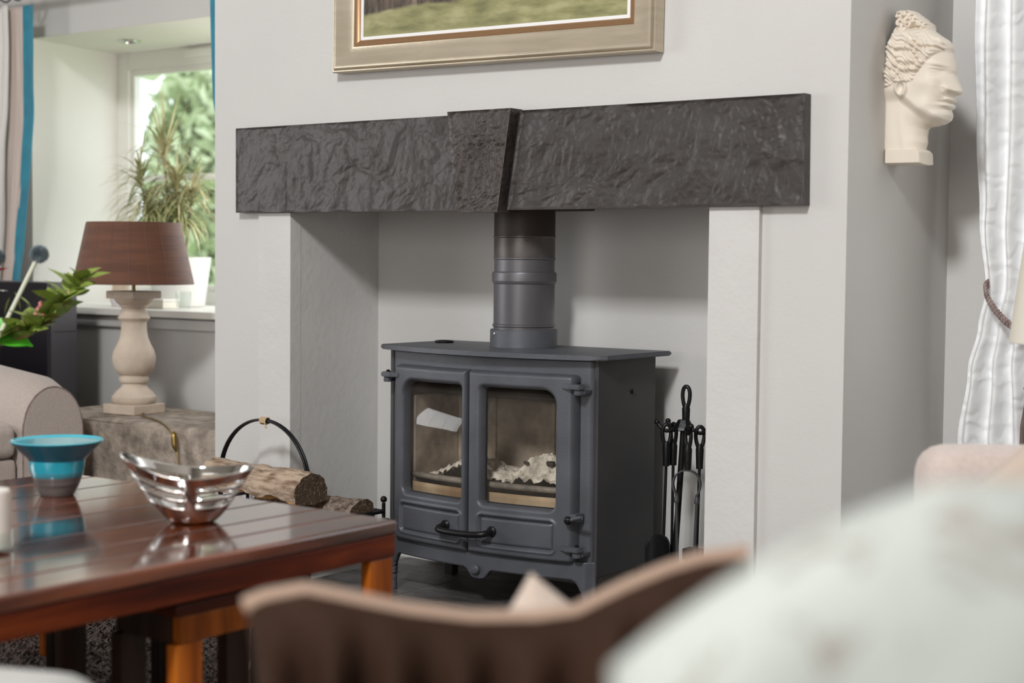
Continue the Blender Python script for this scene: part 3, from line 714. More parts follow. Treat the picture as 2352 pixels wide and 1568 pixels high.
# ------------------------------------------------------------------ log basket and logs
lb = empty('log_basket', (-2.85, -.16, 0), 'black iron log basket with tall hoop handle and ball tipped corners', 'basket')
hy = -.14
hoop = [(-2.945+.163*math.cos(a), hy, .257+.163*math.sin(a)) for a in np.linspace(PI, 0, 32)]
hoop = [(-3.108, hy, .09)]+hoop+[(-2.782, hy, .09)]
bm = bmesh.new(); 
for dy in (-.004, .004): tube_bm(bm, [(x, y+dy, z) for x, y, z in hoop], .0036, 8)
hp_ = autos(fin('hoop_handle', bm, BLACKIRON, lb), 50)
tw = []
for i in range(60):
    a = i*.9; x = -2.952+.022*i/60; tw.append((x, hy+.0105*math.cos(a), .418+.009*math.sin(a)))
tw += [(-2.928, hy-.012, .412), (-2.922, hy-.012, .400), (-2.930, hy-.012, .404)]
tube('raffia_binding', tw, .0016, TWINE, hp_, 5)
BX0, BX1, BY0, BY1 = -3.12, -2.625, -.30, -.03
for z in (.09, .20):
    bm = bmesh.new()
    tube_bm(bm, [(BX0, BY0, z), (BX1, BY0, z)], .005, 8); tube_bm(bm, [(BX0, BY1, z), (BX1, BY1, z)], .005, 8)
    tube_bm(bm, [(BX0, BY0, z), (BX0, BY1, z)], .005, 8); tube_bm(bm, [(BX1, BY0, z), (BX1, BY1, z)], .005, 8)
    fin('rail', bm, BLACKIRON, lb)
for x in np.linspace(BX0+.06, BX1-.06, 6): tube('floor_bar', [(x, BY0, .09), (x, BY1, .09)], .004, BLACKIRON, lb, 6)
for x, y in ((BX0, BY0), (BX0, BY1), (BX1, BY1), (BX1, BY0)):
    q = tube('corner_post', [(x, y, .03), (x, y, .222)], .0048, BLACKIRON, lb, 8)
    ball('ball_finial', (x, y, .231), .0088, BLACKIRON, q)
    sx = 1 if x > -2.9 else -1
    sp_ = [(x-sx*.04+.026*math.cos(a)*(1-.05*a), y, .027+.026*(1-.05*a)*math.sin(a)) for a in np.linspace(-.5*PI, 2.3*PI, 40)]
    tube('scroll_foot', [(x, y, .034)]+sp_, .0034, STEEL if False else IRON, q, 6)
def log(name, c, L_, R_, ang, m, label, half=False, seed=0, sc=(1, 1), tilt=0, endm=ENDG, cutm=SPLIT):
    ns, na = 40, 36; V = []; F = []; mi = []
    for i in range(ns+1):
        t = i/ns-.5
        for k in range(na):
            a = 2*PI*k/na; n_ = noise.fractal(Vector((t*4*L_/.3, math.cos(a)*1.2, math.sin(a)*1.2+seed)), .8, 2, 4)
            r = R_*(1+.13*n_+.05*noise.noise(Vector((t*14, a*3, seed)))) * (1+.08*t)
            y = r*math.cos(a)*sc[0]; z = r*math.sin(a)*sc[1]
            if half:
                cut = -.25*R_+.16*R_*math.sin(t*19+seed)+.2*R_*noise.noise(Vector((t*9, 0, seed)))
                if z < cut: z = cut+(z-cut)*.22
            x = t*L_+.006*noise.noise(Vector((y*50, z*50, seed)))
            V.append((x, y, z))
    for i in range(ns):
        for k in range(na):
            a, b = i*na+k, i*na+(k+1) % na; F.append((a, b, b+na, a+na))
            z = (V[a][2]+V[b][2]+V[a+na][2])/3; mi.append(1 if half and z < -.32*R_ else 0)
    for base, rev in ((0, 1), (ns*na, 0)):
        V.append((V[base][0]*1.0, 0, 0)); ci_ = len(V)-1
        for k in range(na):
            f = (base+k, base+(k+1) % na, ci_); F.append(f[::-1] if not rev else f[::-1]); mi.append(2)
    Rm = Matrix.Translation(c) @ Matrix.Rotation(ang, 4, 'Z') @ Matrix.Rotation(tilt, 4, 'Y')
    V = [Rm @ Vector(v) for v in V]
    me = bpy.data.meshes.new(name); me.from_pydata([tuple(v) for v in V], [], F)
    for mm in (m, cutm, endm): me.materials.append(mm)
    me.polygons.foreach_set('material_index', mi); me.update()
    bm = bmesh.new(); bm.from_mesh(me); bmesh.ops.recalc_face_normals(bm, faces=bm.faces[:]); bm.to_mesh(me); bm.free()
    o = mesh_obj(name, me, None, None, False, c); autos(o, 45)
    return tag(o, label, 'log', 'firewood in the log basket')
log('firewood_log', (-2.885, -.205, .262), .355, .055, -.02, BARK, 'large pale split log with orange underside lying on top of the pile', True, 3, (1.0, .92), .03)
log('firewood_log', (-2.795, -.115, .193), .34, .048, .03, BARKD, 'dark rough barked log lower right, under the large pale log', False, 9, (1, .95), .0)
log('firewood_log', (-2.95, -.225, .165), .28, .046, -.1, SPLIT, 'freshly split light wood log under the left of the pale log', False, 14, (1, .8), 0, SPLIT)

# ------------------------------------------------------------------ coffee table with planked top
TX0, TX1, TY0, TY1, TT = -2.64, -1.735, -2.45, -1.0, .40
ct = empty('coffee_table', ((TX0+TX1)/2, (TY0+TY1)/2, 0), 'large glossy dark red planked wooden coffee table in the left foreground', 'table')
w = [.10, .115, .12, .13, .14, .12, .09, .09]; x = TX0
for i, ww in enumerate(w):
    x2 = x+ww if i < len(w)-1 else TX1
    bm = bmesh.new(); bx(bm, x+.0012, x2-.0012, TY0, TY1, TT-.024, TT, .004 if i < len(w)-1 else .006, 3)
    autos(fin('plank', bm, WTOP, ct)); x = x2
for a in ((TX1-.024, TX1-.002, TY0+.004, TY1-.004, TT-.062, TT-.0242), (TX0+.002, TX0+.024, TY0+.004, TY1-.004, TT-.062, TT-.0242),
          (TX0+.024, TX1-.024, TY1-.028, TY1-.006, TT-.062, TT-.0242), (TX0+.024, TX1-.024, TY0+.006, TY0+.028, TT-.062, TT-.0242)):
    box('apron', a, WFRM, ct, .003)
for x in (TX1-.025, TX0+.004):
    for y in (TY1-.066, TY0+.012): box('leg', (x, x+.021, y, y+.058, 0.004, TT-.0625), WLEG, ct, .004)
# two nested stools under the table
def stool(label, x0, x1, y0, y1, h, legw, mleg, mtop, mshade=None):  # mshade: darker wood that paints shade onto rails and legs off the right side
    r = empty('nested_stool', ((x0+x1)/2, (y0+y1)/2, 0), label, 'stool', 'stools nested under the coffee table')
    n = 3
    for i in range(n): box('seat_slat', (x0+(x1-x0)*i/n+.001, x0+(x1-x0)*(i+1)/n-.001, y0, y1, h-.018, h), mtop, r, .003)
    for a in ((x1-.02, x1-.002, y0+.01, y1-.01), (x0+.002, x0+.02, y0+.01, y1-.01), (x0+.02, x1-.02, y1-.024, y1-.006), (x0+.02, x1-.02, y0+.006, y0+.024)):
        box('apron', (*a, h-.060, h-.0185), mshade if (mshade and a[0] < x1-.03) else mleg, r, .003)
    lt_ = legw*.45
    for x in (x0+.001, x1-lt_-.001):
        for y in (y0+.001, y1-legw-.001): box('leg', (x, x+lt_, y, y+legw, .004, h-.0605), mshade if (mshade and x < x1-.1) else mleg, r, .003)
    return r
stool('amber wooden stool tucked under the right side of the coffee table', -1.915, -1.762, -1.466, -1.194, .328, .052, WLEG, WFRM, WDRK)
stool('dark wooden stool tucked under the far end of the coffee table', -2.10, -1.90, -1.17, -1.03, .325, .04, WDRK, WFRM)
stool('dark stained stool under the middle left of the coffee table', -2.50, -2.17, -1.36, -1.10, .328, .05, WDRK, WFRM)
s_ = stool('dark wooden stool under the left end of the coffee table', -2.58, -2.28, -1.98, -1.68, .328, .05, WDRK, WFRM)

# ------------------------------------------------------------------ turquoise bowl
bc = (-2.395, -1.200, TT+.0005)
tb = empty('turquoise_bowl', bc, 'flared turquoise glazed bowl with grey clay foot on the coffee table', 'bowl')
lathe('clay_foot', [(.0, 0), (.029, 0), (.031, .002), (.0405, .022), (.0455, .036)], bc, RAKU, tb, 64, close=True)
lathe('glazed_band', [(.0455, .036), (.0470, .040), (.0500, .056), (.0510, .066)], bc, TURQ, tb, 64, close=True)
lathe('flared_wall', [(.0510, .066), (.0535, .070), (.066, .082), (.083, .100)], bc, TURQD, tb, 64, close=True)
lathe('glazed_interior', [(.083, .100), (.0842, .1015), (.083, .1028), (.079, .0995), (.062, .083), (.048, .066), (.042, .03), (.0, .010)], bc, TURQL, tb, 64, close=True)
for z in (.0385, .041, .0435): lathe('throwing_ring', [(.0457+(z-.036)*.2, z-.0006), (.0468+(z-.036)*.2, z), (.0457+(z-.036)*.2, z+.0006)], bc, RAKU, tb, 48, close=True)

# ------------------------------------------------------------------ slotted steel fruit bowl
fc = Vector((-1.985, -1.235, TT+.0005))
fb = empty('slotted_steel_bowl', fc, 'boat shaped polished steel fruit bowl with slots on the coffee table', 'bowl')
def sbowl():
    NU, NV = 144, 33; V = []; F = []; ang0 = .78   # long axis direction (towards image right)
    ca, sa = math.cos(ang0), math.sin(ang0)
    for j in range(NV+1):
        v = j/NV
        for i in range(NU):
            u = 2*PI*i/NU; c, s = math.cos(u), math.sin(u)
            lift = abs(c)**2.2; topz = .082+(.034 if c < 0 else .010)*lift
            q = v**.85
            a_ = .032+((.100 if c < 0 else .084)-.032)*q**.75*(1+.05*lift); b_ = .032+(.078-.032)*q**.65
            z = topz*v
            x, y = a_*c*(1+.16*lift*v), b_*s
            V.append((fc.x+x*ca-y*sa, fc.y+x*sa+y*ca, fc.z+z))
    def solid(i, j):
        v = (j+.5)/NV; u = 2*PI*(i+.5)/NU; band = None
        for a, b in ((.36, .47), (.55, .66), (.73, .83)):
            if a < v < b: band = 1
        if not band: return True
        m_ = (u/(PI/2)) % 1
        d = min(m_, 1-m_)*(PI/2)
        k = round(u/(PI/2)) % 4
        lim = .12 if k in (1, 3) else .20
        return d < lim
    for j in range(NV):
        for i in range(NU):
            if solid(i, j):
                a, b = j*NU+i, j*NU+(i+1) % NU; F.append((a, b, b+NU, a+NU))
    return V, F
V, F = sbowl(); o = pyd('bowl_wall', V, F, CHROME, fb, True); s = o.modifiers.new('solid', 'SOLIDIFY'); s.thickness = .0016; s.offset = 0
lathe('foot', [(.0, .0), (.033, .0), (.034, .0012), (.032, .0024), (0, .003)], fc, CHROME, fb, 40)

# ------------------------------------------------------------------ candle in a glass
cc_ = (-2.016, -1.606, TT+.0005)
cg = tag(lathe('candle_glass', [(.0, 0), (.034, 0), (.036, .003), (.036, .03), (.034, .03), (.034, .006), (0, .006)], cc_, CGLASS, None, 40, loc=cc_), 'clear glass candle dish at the left edge of the coffee table', 'candle holder')
cn = empty('pillar_candle', (cc_[0], cc_[1], cc_[2]+.0062), 'white pillar candle standing in the glass dish', 'candle')
lathe('wax_body', [(.0, 0), (.030, 0), (.0305, .002), (.0305, .082), (.028, .086), (.015, .083), (0, .0825)], (cc_[0], cc_[1], cc_[2]+.0062), WAX, cn, 40)
tube('wick', [(cc_[0], cc_[1], cc_[2]+.088), (cc_[0]+.001, cc_[1], cc_[2]+.100)], .001, GASK, cn, 6)

# ------------------------------------------------------------------ vase with flowers (vase just outside the frame)
vc = (-2.530, -1.36, TT+.0005)
va = tag(lathe('flower_vase', [(.0, 0), (.035, 0), (.040, .004), (.052, .05), (.050, .10), (.034, .15), (.038, .17), (.036, .17), (.032, .15), (.046, .10), (.048, .05), (.036, .008), (0, .008)], vc, CGLASS, None, 40, loc=vc), 'clear glass vase at the left end of the coffee table', 'vase')
vt = Vector((vc[0], vc[1], vc[2]+.17))
def thistle(c, R_, label, base):
    r = empty('globe_thistle', base, label, 'flower', 'globe thistles in the vase')
    tube('stem', smoothpts([base, (base[0]*.6+c[0]*.4, base[1]*.6+c[1]*.4, base[2]+(c[2]-base[2])*.34), c], 6), [.0042]*12+[.0036], PSTEM, r, 8)
    ball('flower_core', c, R_*.62, THIS, r)
    bm = bmesh.new(); n = 420
    for k in range(n):
        z = 1-2*(k+.5)/n; a = k*2.39996; q = math.sqrt(1-z*z); d = Vector((q*math.cos(a), q*math.sin(a), z))
        p = Vector(c); t = d.cross(Vector((.3, .2, 1))).normalized(); t2 = d.cross(t); e = R_*random.uniform(.92, 1.06)
        b0 = [bm.verts.new(p+d*R_*.5+(t*math.cos(x)+t2*math.sin(x))*.0016) for x in (0, 2.1, 4.2)]; tip = bm.verts.new(p+d*e)
        for i in range(3): bm.faces.new((b0[i], b0[(i+1) % 3], tip))
    fin('floret_spikes', bm, THIS, r)['kind'] = 'stuff'
    return r
thistle((-2.443, -1.201, .845), .0195, 'grey blue globe thistle on a pale stem, fully in view at the left', (-2.515, -1.33, .57))
thistle((-2.507, -1.250, .838), .019, 'globe thistle cut by the left edge of the picture', (-2.53, -1.35, .57))
# little hanging leaves on the first stem
rf = empty('red_flower', (-2.535, -1.36, .57), 'small deep red flower at the left edge of the bouquet', 'flower')
tube('stem', [(-2.535, -1.36, .57), (-2.515, -1.28, .72), (-2.503, -1.247, .812)], .002, PSTEM, rf, 6)
for k in range(9):
    v, f = big_leaf_verts(.022, .008, .006, 4); q = rots((math.cos(k*.7), math.sin(k*.7), .5+.1*(k % 3)))
    pyd('petal', [Vector((-2.503, -1.247, .812))+q @ Vector(p) for p in v], f, REDF, rf, True)
wf = empty('white_flower', (-2.54, -1.37, .57), 'small white flower at the left edge under the red one', 'flower')
tube('stem', [(-2.54, -1.37, .57), (-2.52, -1.29, .70), (-2.503, -1.25, .775)], .002, PSTEM, wf, 6)
for k in range(8):
    v, f = big_leaf_verts(.020, .008, .005, 4); q = rots((math.cos(k*.8), math.sin(k*.8), .3))
    pyd('petal', [Vector((-2.503, -1.25, .775))+q @ Vector(p) for p in v], f, WHF, wf, True)
# leafy branch
br = empty('leafy_branch', (-2.53, -1.35, .60), 'leafy green branch with pink berries leaning right from the bouquet', 'branch')
bp_ = smoothpts([(-2.53, -1.345, .60), (-2.500, -1.262, .672), (-2.455, -1.215, .695), (-2.415, -1.185, .735), (-2.378, -1.155, .790)], 8)
tube('twig', bp_, [.0036-.002*i/(len(bp_)-1) for i in range(len(bp_))], WOODST, br, 7)
lv_, lf_ = big_leaf_verts(.046, .0145, .010, 5, .25); lme = bpy.data.meshes.new('leaf'); lme.from_pydata(lv_, [], lf_); lme.materials.append(LEAFG)
lme.polygons.foreach_set('use_smooth', [True]*len(lme.polygons))
bw = wloc(br)
for k in range(96):
    t = .10+.90*(k/95); p = bp_[int(t*(len(bp_)-1))]
    o = bpy.data.objects.new('leaf', lme); COL.objects.link(o); o.parent = br
    a = k*2.4; d = Vector((math.cos(a)*.9+.35, math.sin(a)*.9, .35+.6*random.random()))
    o.location = p-bw+Vector((random.uniform(-.006, .006), random.uniform(-.006, .006), random.uniform(0, .014))); o.rotation_mode = 'QUATERNION'; o.rotation_quaternion = rots(d, random.uniform(-.8, .8))
    sc = random.uniform(.7, 1.3); o.scale = (sc, sc, sc)
for k in range(16):
    t = .1+.85*random.random(); p = bp_[int(t*(len(bp_)-1))]+Vector((random.uniform(-.02, .01), random.uniform(-.015, .01), random.uniform(.018, .045)))
    ball('berry', p, .0052, BERRY, br, (1, 1, 1.35), 1)
gl = empty('green_leaf_stem', (-2.54, -1.36, .58), 'large glossy bright green leaf low at the left edge of the bouquet', 'leaf')
tube('stem', [(-2.54, -1.36, .57), (-2.52, -1.29, .66), (-2.505, -1.262, .700)], .0022, LEAFB, gl, 6)
v, f = big_leaf_verts(.095, .030, .012, 10, .2); q = rots((.80, .60, -.40), 1.0)
pyd('leaf_blade', [Vector((-2.516, -1.268, .715))+q @ Vector(p) for p in v], f, LEAFB, gl, True)
for k, (b0, d) in enumerate((((-2.470, -1.235, .775), (.35, .2, -.9)), ((-2.478, -1.240, .765), (-.3, -.2, -.8)), ((-2.468, -1.232, .770), (.6, .3, -.4)))):
    v, f = big_leaf_verts(.035, .006, .004, 5); q = rots(d)
    pyd('sepal_leaf', [Vector(b0)+q @ Vector(p) for p in v], f, LEAFG, br, True)

# ------------------------------------------------------------------ stone block and table lamp
BZ = .352
bm = bmesh.new(); bx(bm, -4.16, -3.255, .02, .40, 0.002, BZ, .022, 4)
bmesh.ops.subdivide_edges(bm, edges=bm.edges[:], cuts=9, use_grid_fill=True)
for v in bm.verts:
    n_ = noise.fractal(v.co*7, .9, 2, 5); n2 = noise.noise(v.co*3)
    d = Vector((v.co.x+3.70, (v.co.y-.21)*2, (v.co.z-.18)*2)); top = v.co.z > BZ-.008
    v.co += d.normalized()*(.012*n_+.010*n2)*(.2 if top else 1)
    if v.co.z < .004: v.co.z = .002
o = autos(fin('stone_block', bm, BLOCKM, None, loc=(-3.7, .2, 0)), 60)
tag(o, 'rough weathered grey brown stone block carrying the table lamp', 'stone block')
LX, LY = -3.852, .185
LB = BZ+.001
tl = empty('table_lamp', (LX, LY, LB), 'carved pale stone baluster lamp with brown fabric shade on the stone block', 'lamp')
U = .000414
def lp(Y): return (1520-Y)*U+LB
def sq(name, hw, z0, z1, bev=.004, rotz=.08, m=LIMESTONE):
    bm = bmesh.new(); bx(bm, -hw, hw, -hw, hw, z0, z1, bev, 3)
    for v in bm.verts:
        v.co.z += .0006*noise.noise(v.co*40); x, y = v.co.x, v.co.y
        v.co.x = LX+x*math.cos(rotz)-y*math.sin(rotz); v.co.y = LY+x*math.sin(rotz)+y*math.cos(rotz)
    return autos(fin(name, bm, m, tl))
sq('plinth', .067, LB, lp(1445))
prof = [(.0, 1447), (150, 1447), (162, 1436), (168, 1415), (166, 1392), (148, 1375), (138, 1358), (110, 1335), (88, 1308), (86, 1292), (104, 1284), (112, 1265), (108, 1246), (96, 1240), (98, 1232), (125, 1215), (148, 1175), (160, 1120), (159, 1085), (148, 1045), (124, 1000), (104, 950), (96, 900), (93, 850), (94, 835), (102, 822), (112, 815), (120, 802), (108, 785), (92, 745), (90, 725), (102, 722), (106, 705), (128, 690), (142, 668), (146, 655), (0, 655)]
lathe('baluster', [(r*U, lp(Y)) for r, Y in prof], (LX, LY, 0), LIMESTONE, tl, 56)
sq('capital_slab', .060, lp(657), lp(600), .004)
tube('brass_stem', [(LX, LY, lp(602)), (LX, LY, lp(470))], .006, BRASS, tl, 14)
lathe('lamp_holder', [(.010, 0), (.014, .002), (.014, .04), (.010, .05), (0, .05)], (LX, LY, lp(545)), BRASS, tl, 20)
rb, rt_ = 445*U, 343*U
sh = lathe('lamp_shade', [(rb, lp(549)), (rb+.0005, lp(545)), (rt_+.0005, lp(92)), (rt_, lp(88)), (rt_-.002, lp(90)), (rb-.002, lp(547))], (LX, LY, 0), SHADE, tl, 72, close=True)
bm = bmesh.new()
for k in range(3):
    a = k*2*PI/3; tube_bm(bm, [(LX, LY, lp(480)), (LX+rt_*.95*math.cos(a), LY+rt_*.95*math.sin(a), lp(120))], .0015, 6)
fin('shade_carrier', bm, BRASS, tl)
for k in range(9):
    a = -2.75+k*.33; x0, y0 = math.cos(a), math.sin(a)
    tube('woven_stripe', [(LX+(rb+.0012)*x0, LY+(rb+.0012)*y0, lp(552)), (LX+(rt_+.0012)*math.cos(a-.04), LY+(rt_+.0012)*math.sin(a-.04), lp(92))], .0006, mat('stripe_thread', (.19, .12, .10), .8) if k == 0 else bpy.data.materials['stripe_thread'], sh, 4)
fx = smoothpts([(LX+.06, LY-.01, LB+.006), (LX+.11, LY-.06, LB+.004), (-3.60, .06, LB+.004), (-3.50, .012, LB-.004), (-3.447, -.002, .322)], 6)
cb = tube('flex', fx+smoothpts([(-3.447, -.002, .300), (-3.430, -.004, .25), (-3.420, -.004, .10), (-3.43, -.01, .006)], 6)[0:], .0026, BRASS, tl, 8)
tube('inline_switch', smoothpts([(-3.450, -.004, .340), (-3.447, -.006, .325), (-3.442, -.008, .300), (-3.437, -.007, .285)], 3), [.003, .006, .008, .0085, .0085, .008, .008, .006, .004, .003], BRASS, cb, 10)

# ------------------------------------------------------------------ left sofa with rounded arm
sf = empty('beige_sofa', (-4.5, -1.2, 0), 'beige linen sofa with rounded piped arm at the left edge', 'sofa')
def armprof(y0, y1, ztop, z0, n=20):
    c = (y0+y1)/2; hw = (y1-y0)/2; P = [(y0, z0), (y0-.0, ztop-hw*1.15)]
    for i in range(n+1):
        a = PI-PI*i/n; P.append((c+hw*math.cos(a), ztop-hw*1.15+hw*1.15*math.sin(a)))
    P += [(y1, z0)]; return P
PA = armprof(-.275, -.055, .482, .05)
def arm(x0, x1, rise=.10):
    V = []; F = []; n = len(PA); ns = 14
    for i in range(ns+1):
        t = i/ns; x = x0+(x1-x0)*t
        e = .012*(1-math.sqrt(max(0, 1-max(0, (t-.96)/.04)**2)))
        for y, z in PA:
            c = -.165; zz = z+rise*(x1-x)/(x1-x0)*max(0, (z-.1)/.38)
            V.append((x, c+(y-c)*(1-e*4), zz-e*2*(z > .1)))
    for i in range(ns):
        for k in range(n-1): a = i*n+k; F.append((a, a+1, a+1+n, a+n))
    F.append(tuple(range(ns*n, ns*n+n))); F.append(tuple(range(n))[::-1])
    return V, F
V, F = arm(-4.75, -3.789)
a = autos(pyd('arm', V, F, LINEN, sf), 60)
tube('piping', [(-3.7895, -.165+(y+.165)*.950, z-.022 if z > .1 else z) for y, z in PA], .0022, ROPEM, a, 6)
box('seat_base', (-4.75, -3.80, -2.2, -.28, .06, .26), LINEN, sf, .02)
box('seat_cushion', (-4.72, -3.79, -2.18, -.285, .262, .36), LINEN, sf, .03, 4)
box('sofa_back', (-5.0, -4.76, -2.2, -.05, .06, .66), LINEN, sf, .04, 4)

# ------------------------------------------------------------------ black cabinet
cb_ = empty('black_cabinet', (-4.75, .26, 0), 'low black lacquered cabinet behind the beige sofa arm', 'cabinet')
box('carcass', (-5.25, -4.304, .213, .318, .012, .752), DARKGREY, cb_, .002)
box('door', (-5.25, -4.780, .200, .2125, .016, .750), BLACKLAC, cb_, .001); box('door', (-4.776, -4.306, .200, .2125, .016, .750), BLACKLAC, cb_, .001)
box('plinth', (-5.2, -4.35, .22, .31, 0.0, .0115), BLACKLAC, cb_)
box('side_groove', (-4.3045, -4.303, .225, .312, .588, .590), BLACKLAC, cb_)

# ------------------------------------------------------------------ curtains
def sheet(name, xa, xb, y, z0, z1, folds, amp, m, parent, nx=140, nz=60, ph=0, thick=.002, sharp=1.0, wob=.004):
    V = []; F = []
    for j in range(nz+1):
        z = z0+(z1-z0)*j/nz; A, B = xa(z), xb(z)
        for i in range(nx+1):
            t = i/nx; s_ = math.sin(t*folds*2*PI+ph+.4*math.sin(z*3)); s_ = math.copysign(abs(s_)**sharp, s_)
            V.append((A+(B-A)*t, y+amp(z)*s_+wob*noise.noise(Vector((t*6, z*7, ph))), z))
    for j in range(nz):
        for i in range(nx): a = j*(nx+1)+i; F.append((a, a+1, a+nx+2, a+nx+1))
    o = pyd(name, V, F, m, parent, True); q = o.modifiers.new('solid', 'SOLIDIFY'); q.thickness = thick; return o
pole = empty('curtain_pole', (-4.2, .42, 1.725), 'dark metal curtain pole above the window recess', 'curtain pole')
tube('rod', [(-5.4, .42, 1.797), (-3.30, .42, 1.797)], .014, BLACKIRON, pole, 14)
for x in (-5.3, -3.45):
    tube('wall_bracket', [(x, .42, 1.797), (x, YB-.001, 1.797)], .007, BLACKIRON, pole, 8)
bm = bmesh.new()
for k in range(9):
    x = -5.25+k*.07; v = [(x+.002*math.sin(a), .42+.030*math.cos(a), 1.776+.036*math.sin(a)) for a in np.linspace(0, 2*PI, 16)]; tube_bm(bm, v, .0028, 6, False)
fin('curtain_rings', bm, BLACKIRON, pole)
def ld(z): return -.16*max(0, (1.35-z))**1.35
cl = empty('window_curtain', (-4.95, .42, 0.02), 'cream pleated curtain with blush lining and teal velvet edge, left of the window', 'curtain', 'curtains of the left window')
def pinch(z): return .014+.012*sstep(1.5, 1.2, z)
sheet('cream_cloth', lambda z: -5.45, lambda z: -4.80+ld(z)+.006*math.sin(z*9), .415, .03, 1.725, 7, lambda z: float(pinch(z)), CURT, cl, sharp=.7)
sheet('blush_lining', lambda z: -4.83+ld(z), lambda z: -4.737+ld(z), .432, .03, 1.722, .5, lambda z: .004, LINING, cl, 20)
sheet('teal_border', lambda z: -4.742+ld(z), lambda z: -4.685+ld(z)*1.02, .430, .03, 1.722, .6, lambda z: .003, TEAL, cl, 20)
cr = empty('window_curtain', (-3.5, .42, .02), 'drawn back curtain with narrow teal edge beside the chimney breast', 'curtain', 'curtains of the left window')
rx = lambda z: -3.747+.05*max(0, 1.66-z)**1.2+.16*sstep(1.35, .9, z)-.0*z
sheet('teal_border', lambda z: rx(z), lambda z: rx(z)+.030, .405, .03, 1.722, .5, lambda z: .003, TEAL, cr, 20)
sheet('cream_cloth', lambda z: min(rx(z)+.028, -3.40), lambda z: -3.31, .415, .03, 1.725, 5, lambda z: .014, CURT, cr, 80)
# right hand damask curtain
DAM = bpy.data.materials.new('white_damask'); t = nt(DAM); N = t.nodes; L = t.links; b = N['Principled BSDF']
b.inputs['Base Color'].default_value = (.86, .87, .88, 1); b.inputs['Roughness'].default_value = .6; b.inputs['Sheen Weight'].default_value = .3
tc = N.new('ShaderNodeTexCoord'); nz1 = N.new('ShaderNodeTexNoise'); nz1.inputs['Scale'].default_value = 9; nz1.inputs['Distortion'].default_value = 2
wv = N.new('ShaderNodeTexWave'); wv.wave_type = 'RINGS'; wv.inputs['Scale'].default_value = 7; wv.inputs['Distortion'].default_value = 9; wv.inputs['Detail'].default_value = 2; wv.inputs['Detail Scale'].default_value = 2
L.new(tc.outputs['Object'], wv.inputs[0]); bp = N.new('ShaderNodeBump'); bp.inputs['Strength'].default_value = .45; bp.inputs['Distance'].default_value = .004
L.new(wv.outputs[1], bp.inputs['Height']); L.new(bp.outputs[0], b.inputs['Normal'])
rc = empty('damask_curtain', (-1.1, .46, .02), 'white damask curtain tied back in the right hand alcove', 'curtain')
def lx(z):
    pts = [(0.02, -1.350), (.437, -1.322), (.60, -1.300), (.70, -1.278), (.785, -1.262), (.95, -1.283), (1.14, -1.293), (1.45, -1.300), (2.2, -1.305)]
    for (a, p), (b_, q) in zip(pts, pts[1:]):
        if a <= z <= b_: t = (z-a)/(b_-a); t = t*t*(3-2*t); return p+(q-p)*t
    return pts[-1][1]
def rxx(z): return -.93-.10*math.exp(-((z-.72)/.22)**2)
sheet('curtain_cloth', lx, rxx, .46, .02, 2.15, 6.5, lambda z: .024-.012*math.exp(-((z-.74)/.12)**2), DAM, rc, 220, 120, ph=.6, sharp=.8, wob=.010)
def rope(name, pts, r, pitch, m, parent):
    P = [Vector(p) for p in pts]; bm = bmesh.new(); acc = 0; T = []
    for s_ in (0, PI):
        Q = []; acc = 0
        for i, p in enumerate(P):
            if i: acc += (p-P[i-1]).length
            tt = (P[min(i+1, len(P)-1)]-P[max(i-1, 0)]).normalized(); u = tt.cross(Vector((0, 1, 0))).normalized(); w = tt.cross(u)
            a = acc/pitch*2*PI+s_; Q.append(p+(u*math.cos(a)+w*math.sin(a))*r*.55)
        tube_bm(bm, Q, r*.62, 6)
    return autos(fin(name, bm, m, parent), 60)
tbk = empty('curtain_tieback', (-1.2, .42, .72), 'taupe twisted cord tieback with tassel around the damask curtain', 'tieback')
rp2 = smoothpts([(-1.245, .470, .806), (-1.252, .445, .795), (-1.242, .425, .772), (-1.215, .413, .738), (-1.180, .408, .708), (-1.14, .405, .68), (-1.09, .405, .665)], 34)
rope('twisted_cord', [p+Vector((0, 0, .004)) for p in rp2], .0046, .017, ROPEM, tbk)
rope('twisted_cord', [p+Vector((.002, -.002, -.005)) for p in rp2], .0046, .017, ROPEM, tbk)
TSX, TSY = -1.127, .39
tube('hanging_cord', [(TSX, TSY+.01, .65), (TSX, TSY, .60)], .004, ROPEM, tbk, 8)
lathe('tassel_head', [(0, .615), (.007, .612), (.012, .600), (.009, .585), (.016, .574), (.012, .566), (.008, .560), (.008, .545), (.014, .538)], (TSX, TSY, 0), ROPEM, tbk, 24)
bm = bmesh.new()
for k in range(150):
    a = k*2.4; q = math.sqrt(k/150); tube_bm(bm, [(TSX+.012*q*math.cos(a), TSY+.012*q*math.sin(a), .540), (TSX+.019*q*math.cos(a), TSY+.019*q*math.sin(a), .49), (TSX+.021*q*math.cos(a), TSY+.021*q*math.sin(a), .40)], .0014, 4, False)
fin('tassel_fringe', bm, TASS, tbk)['kind'] = 'stuff'
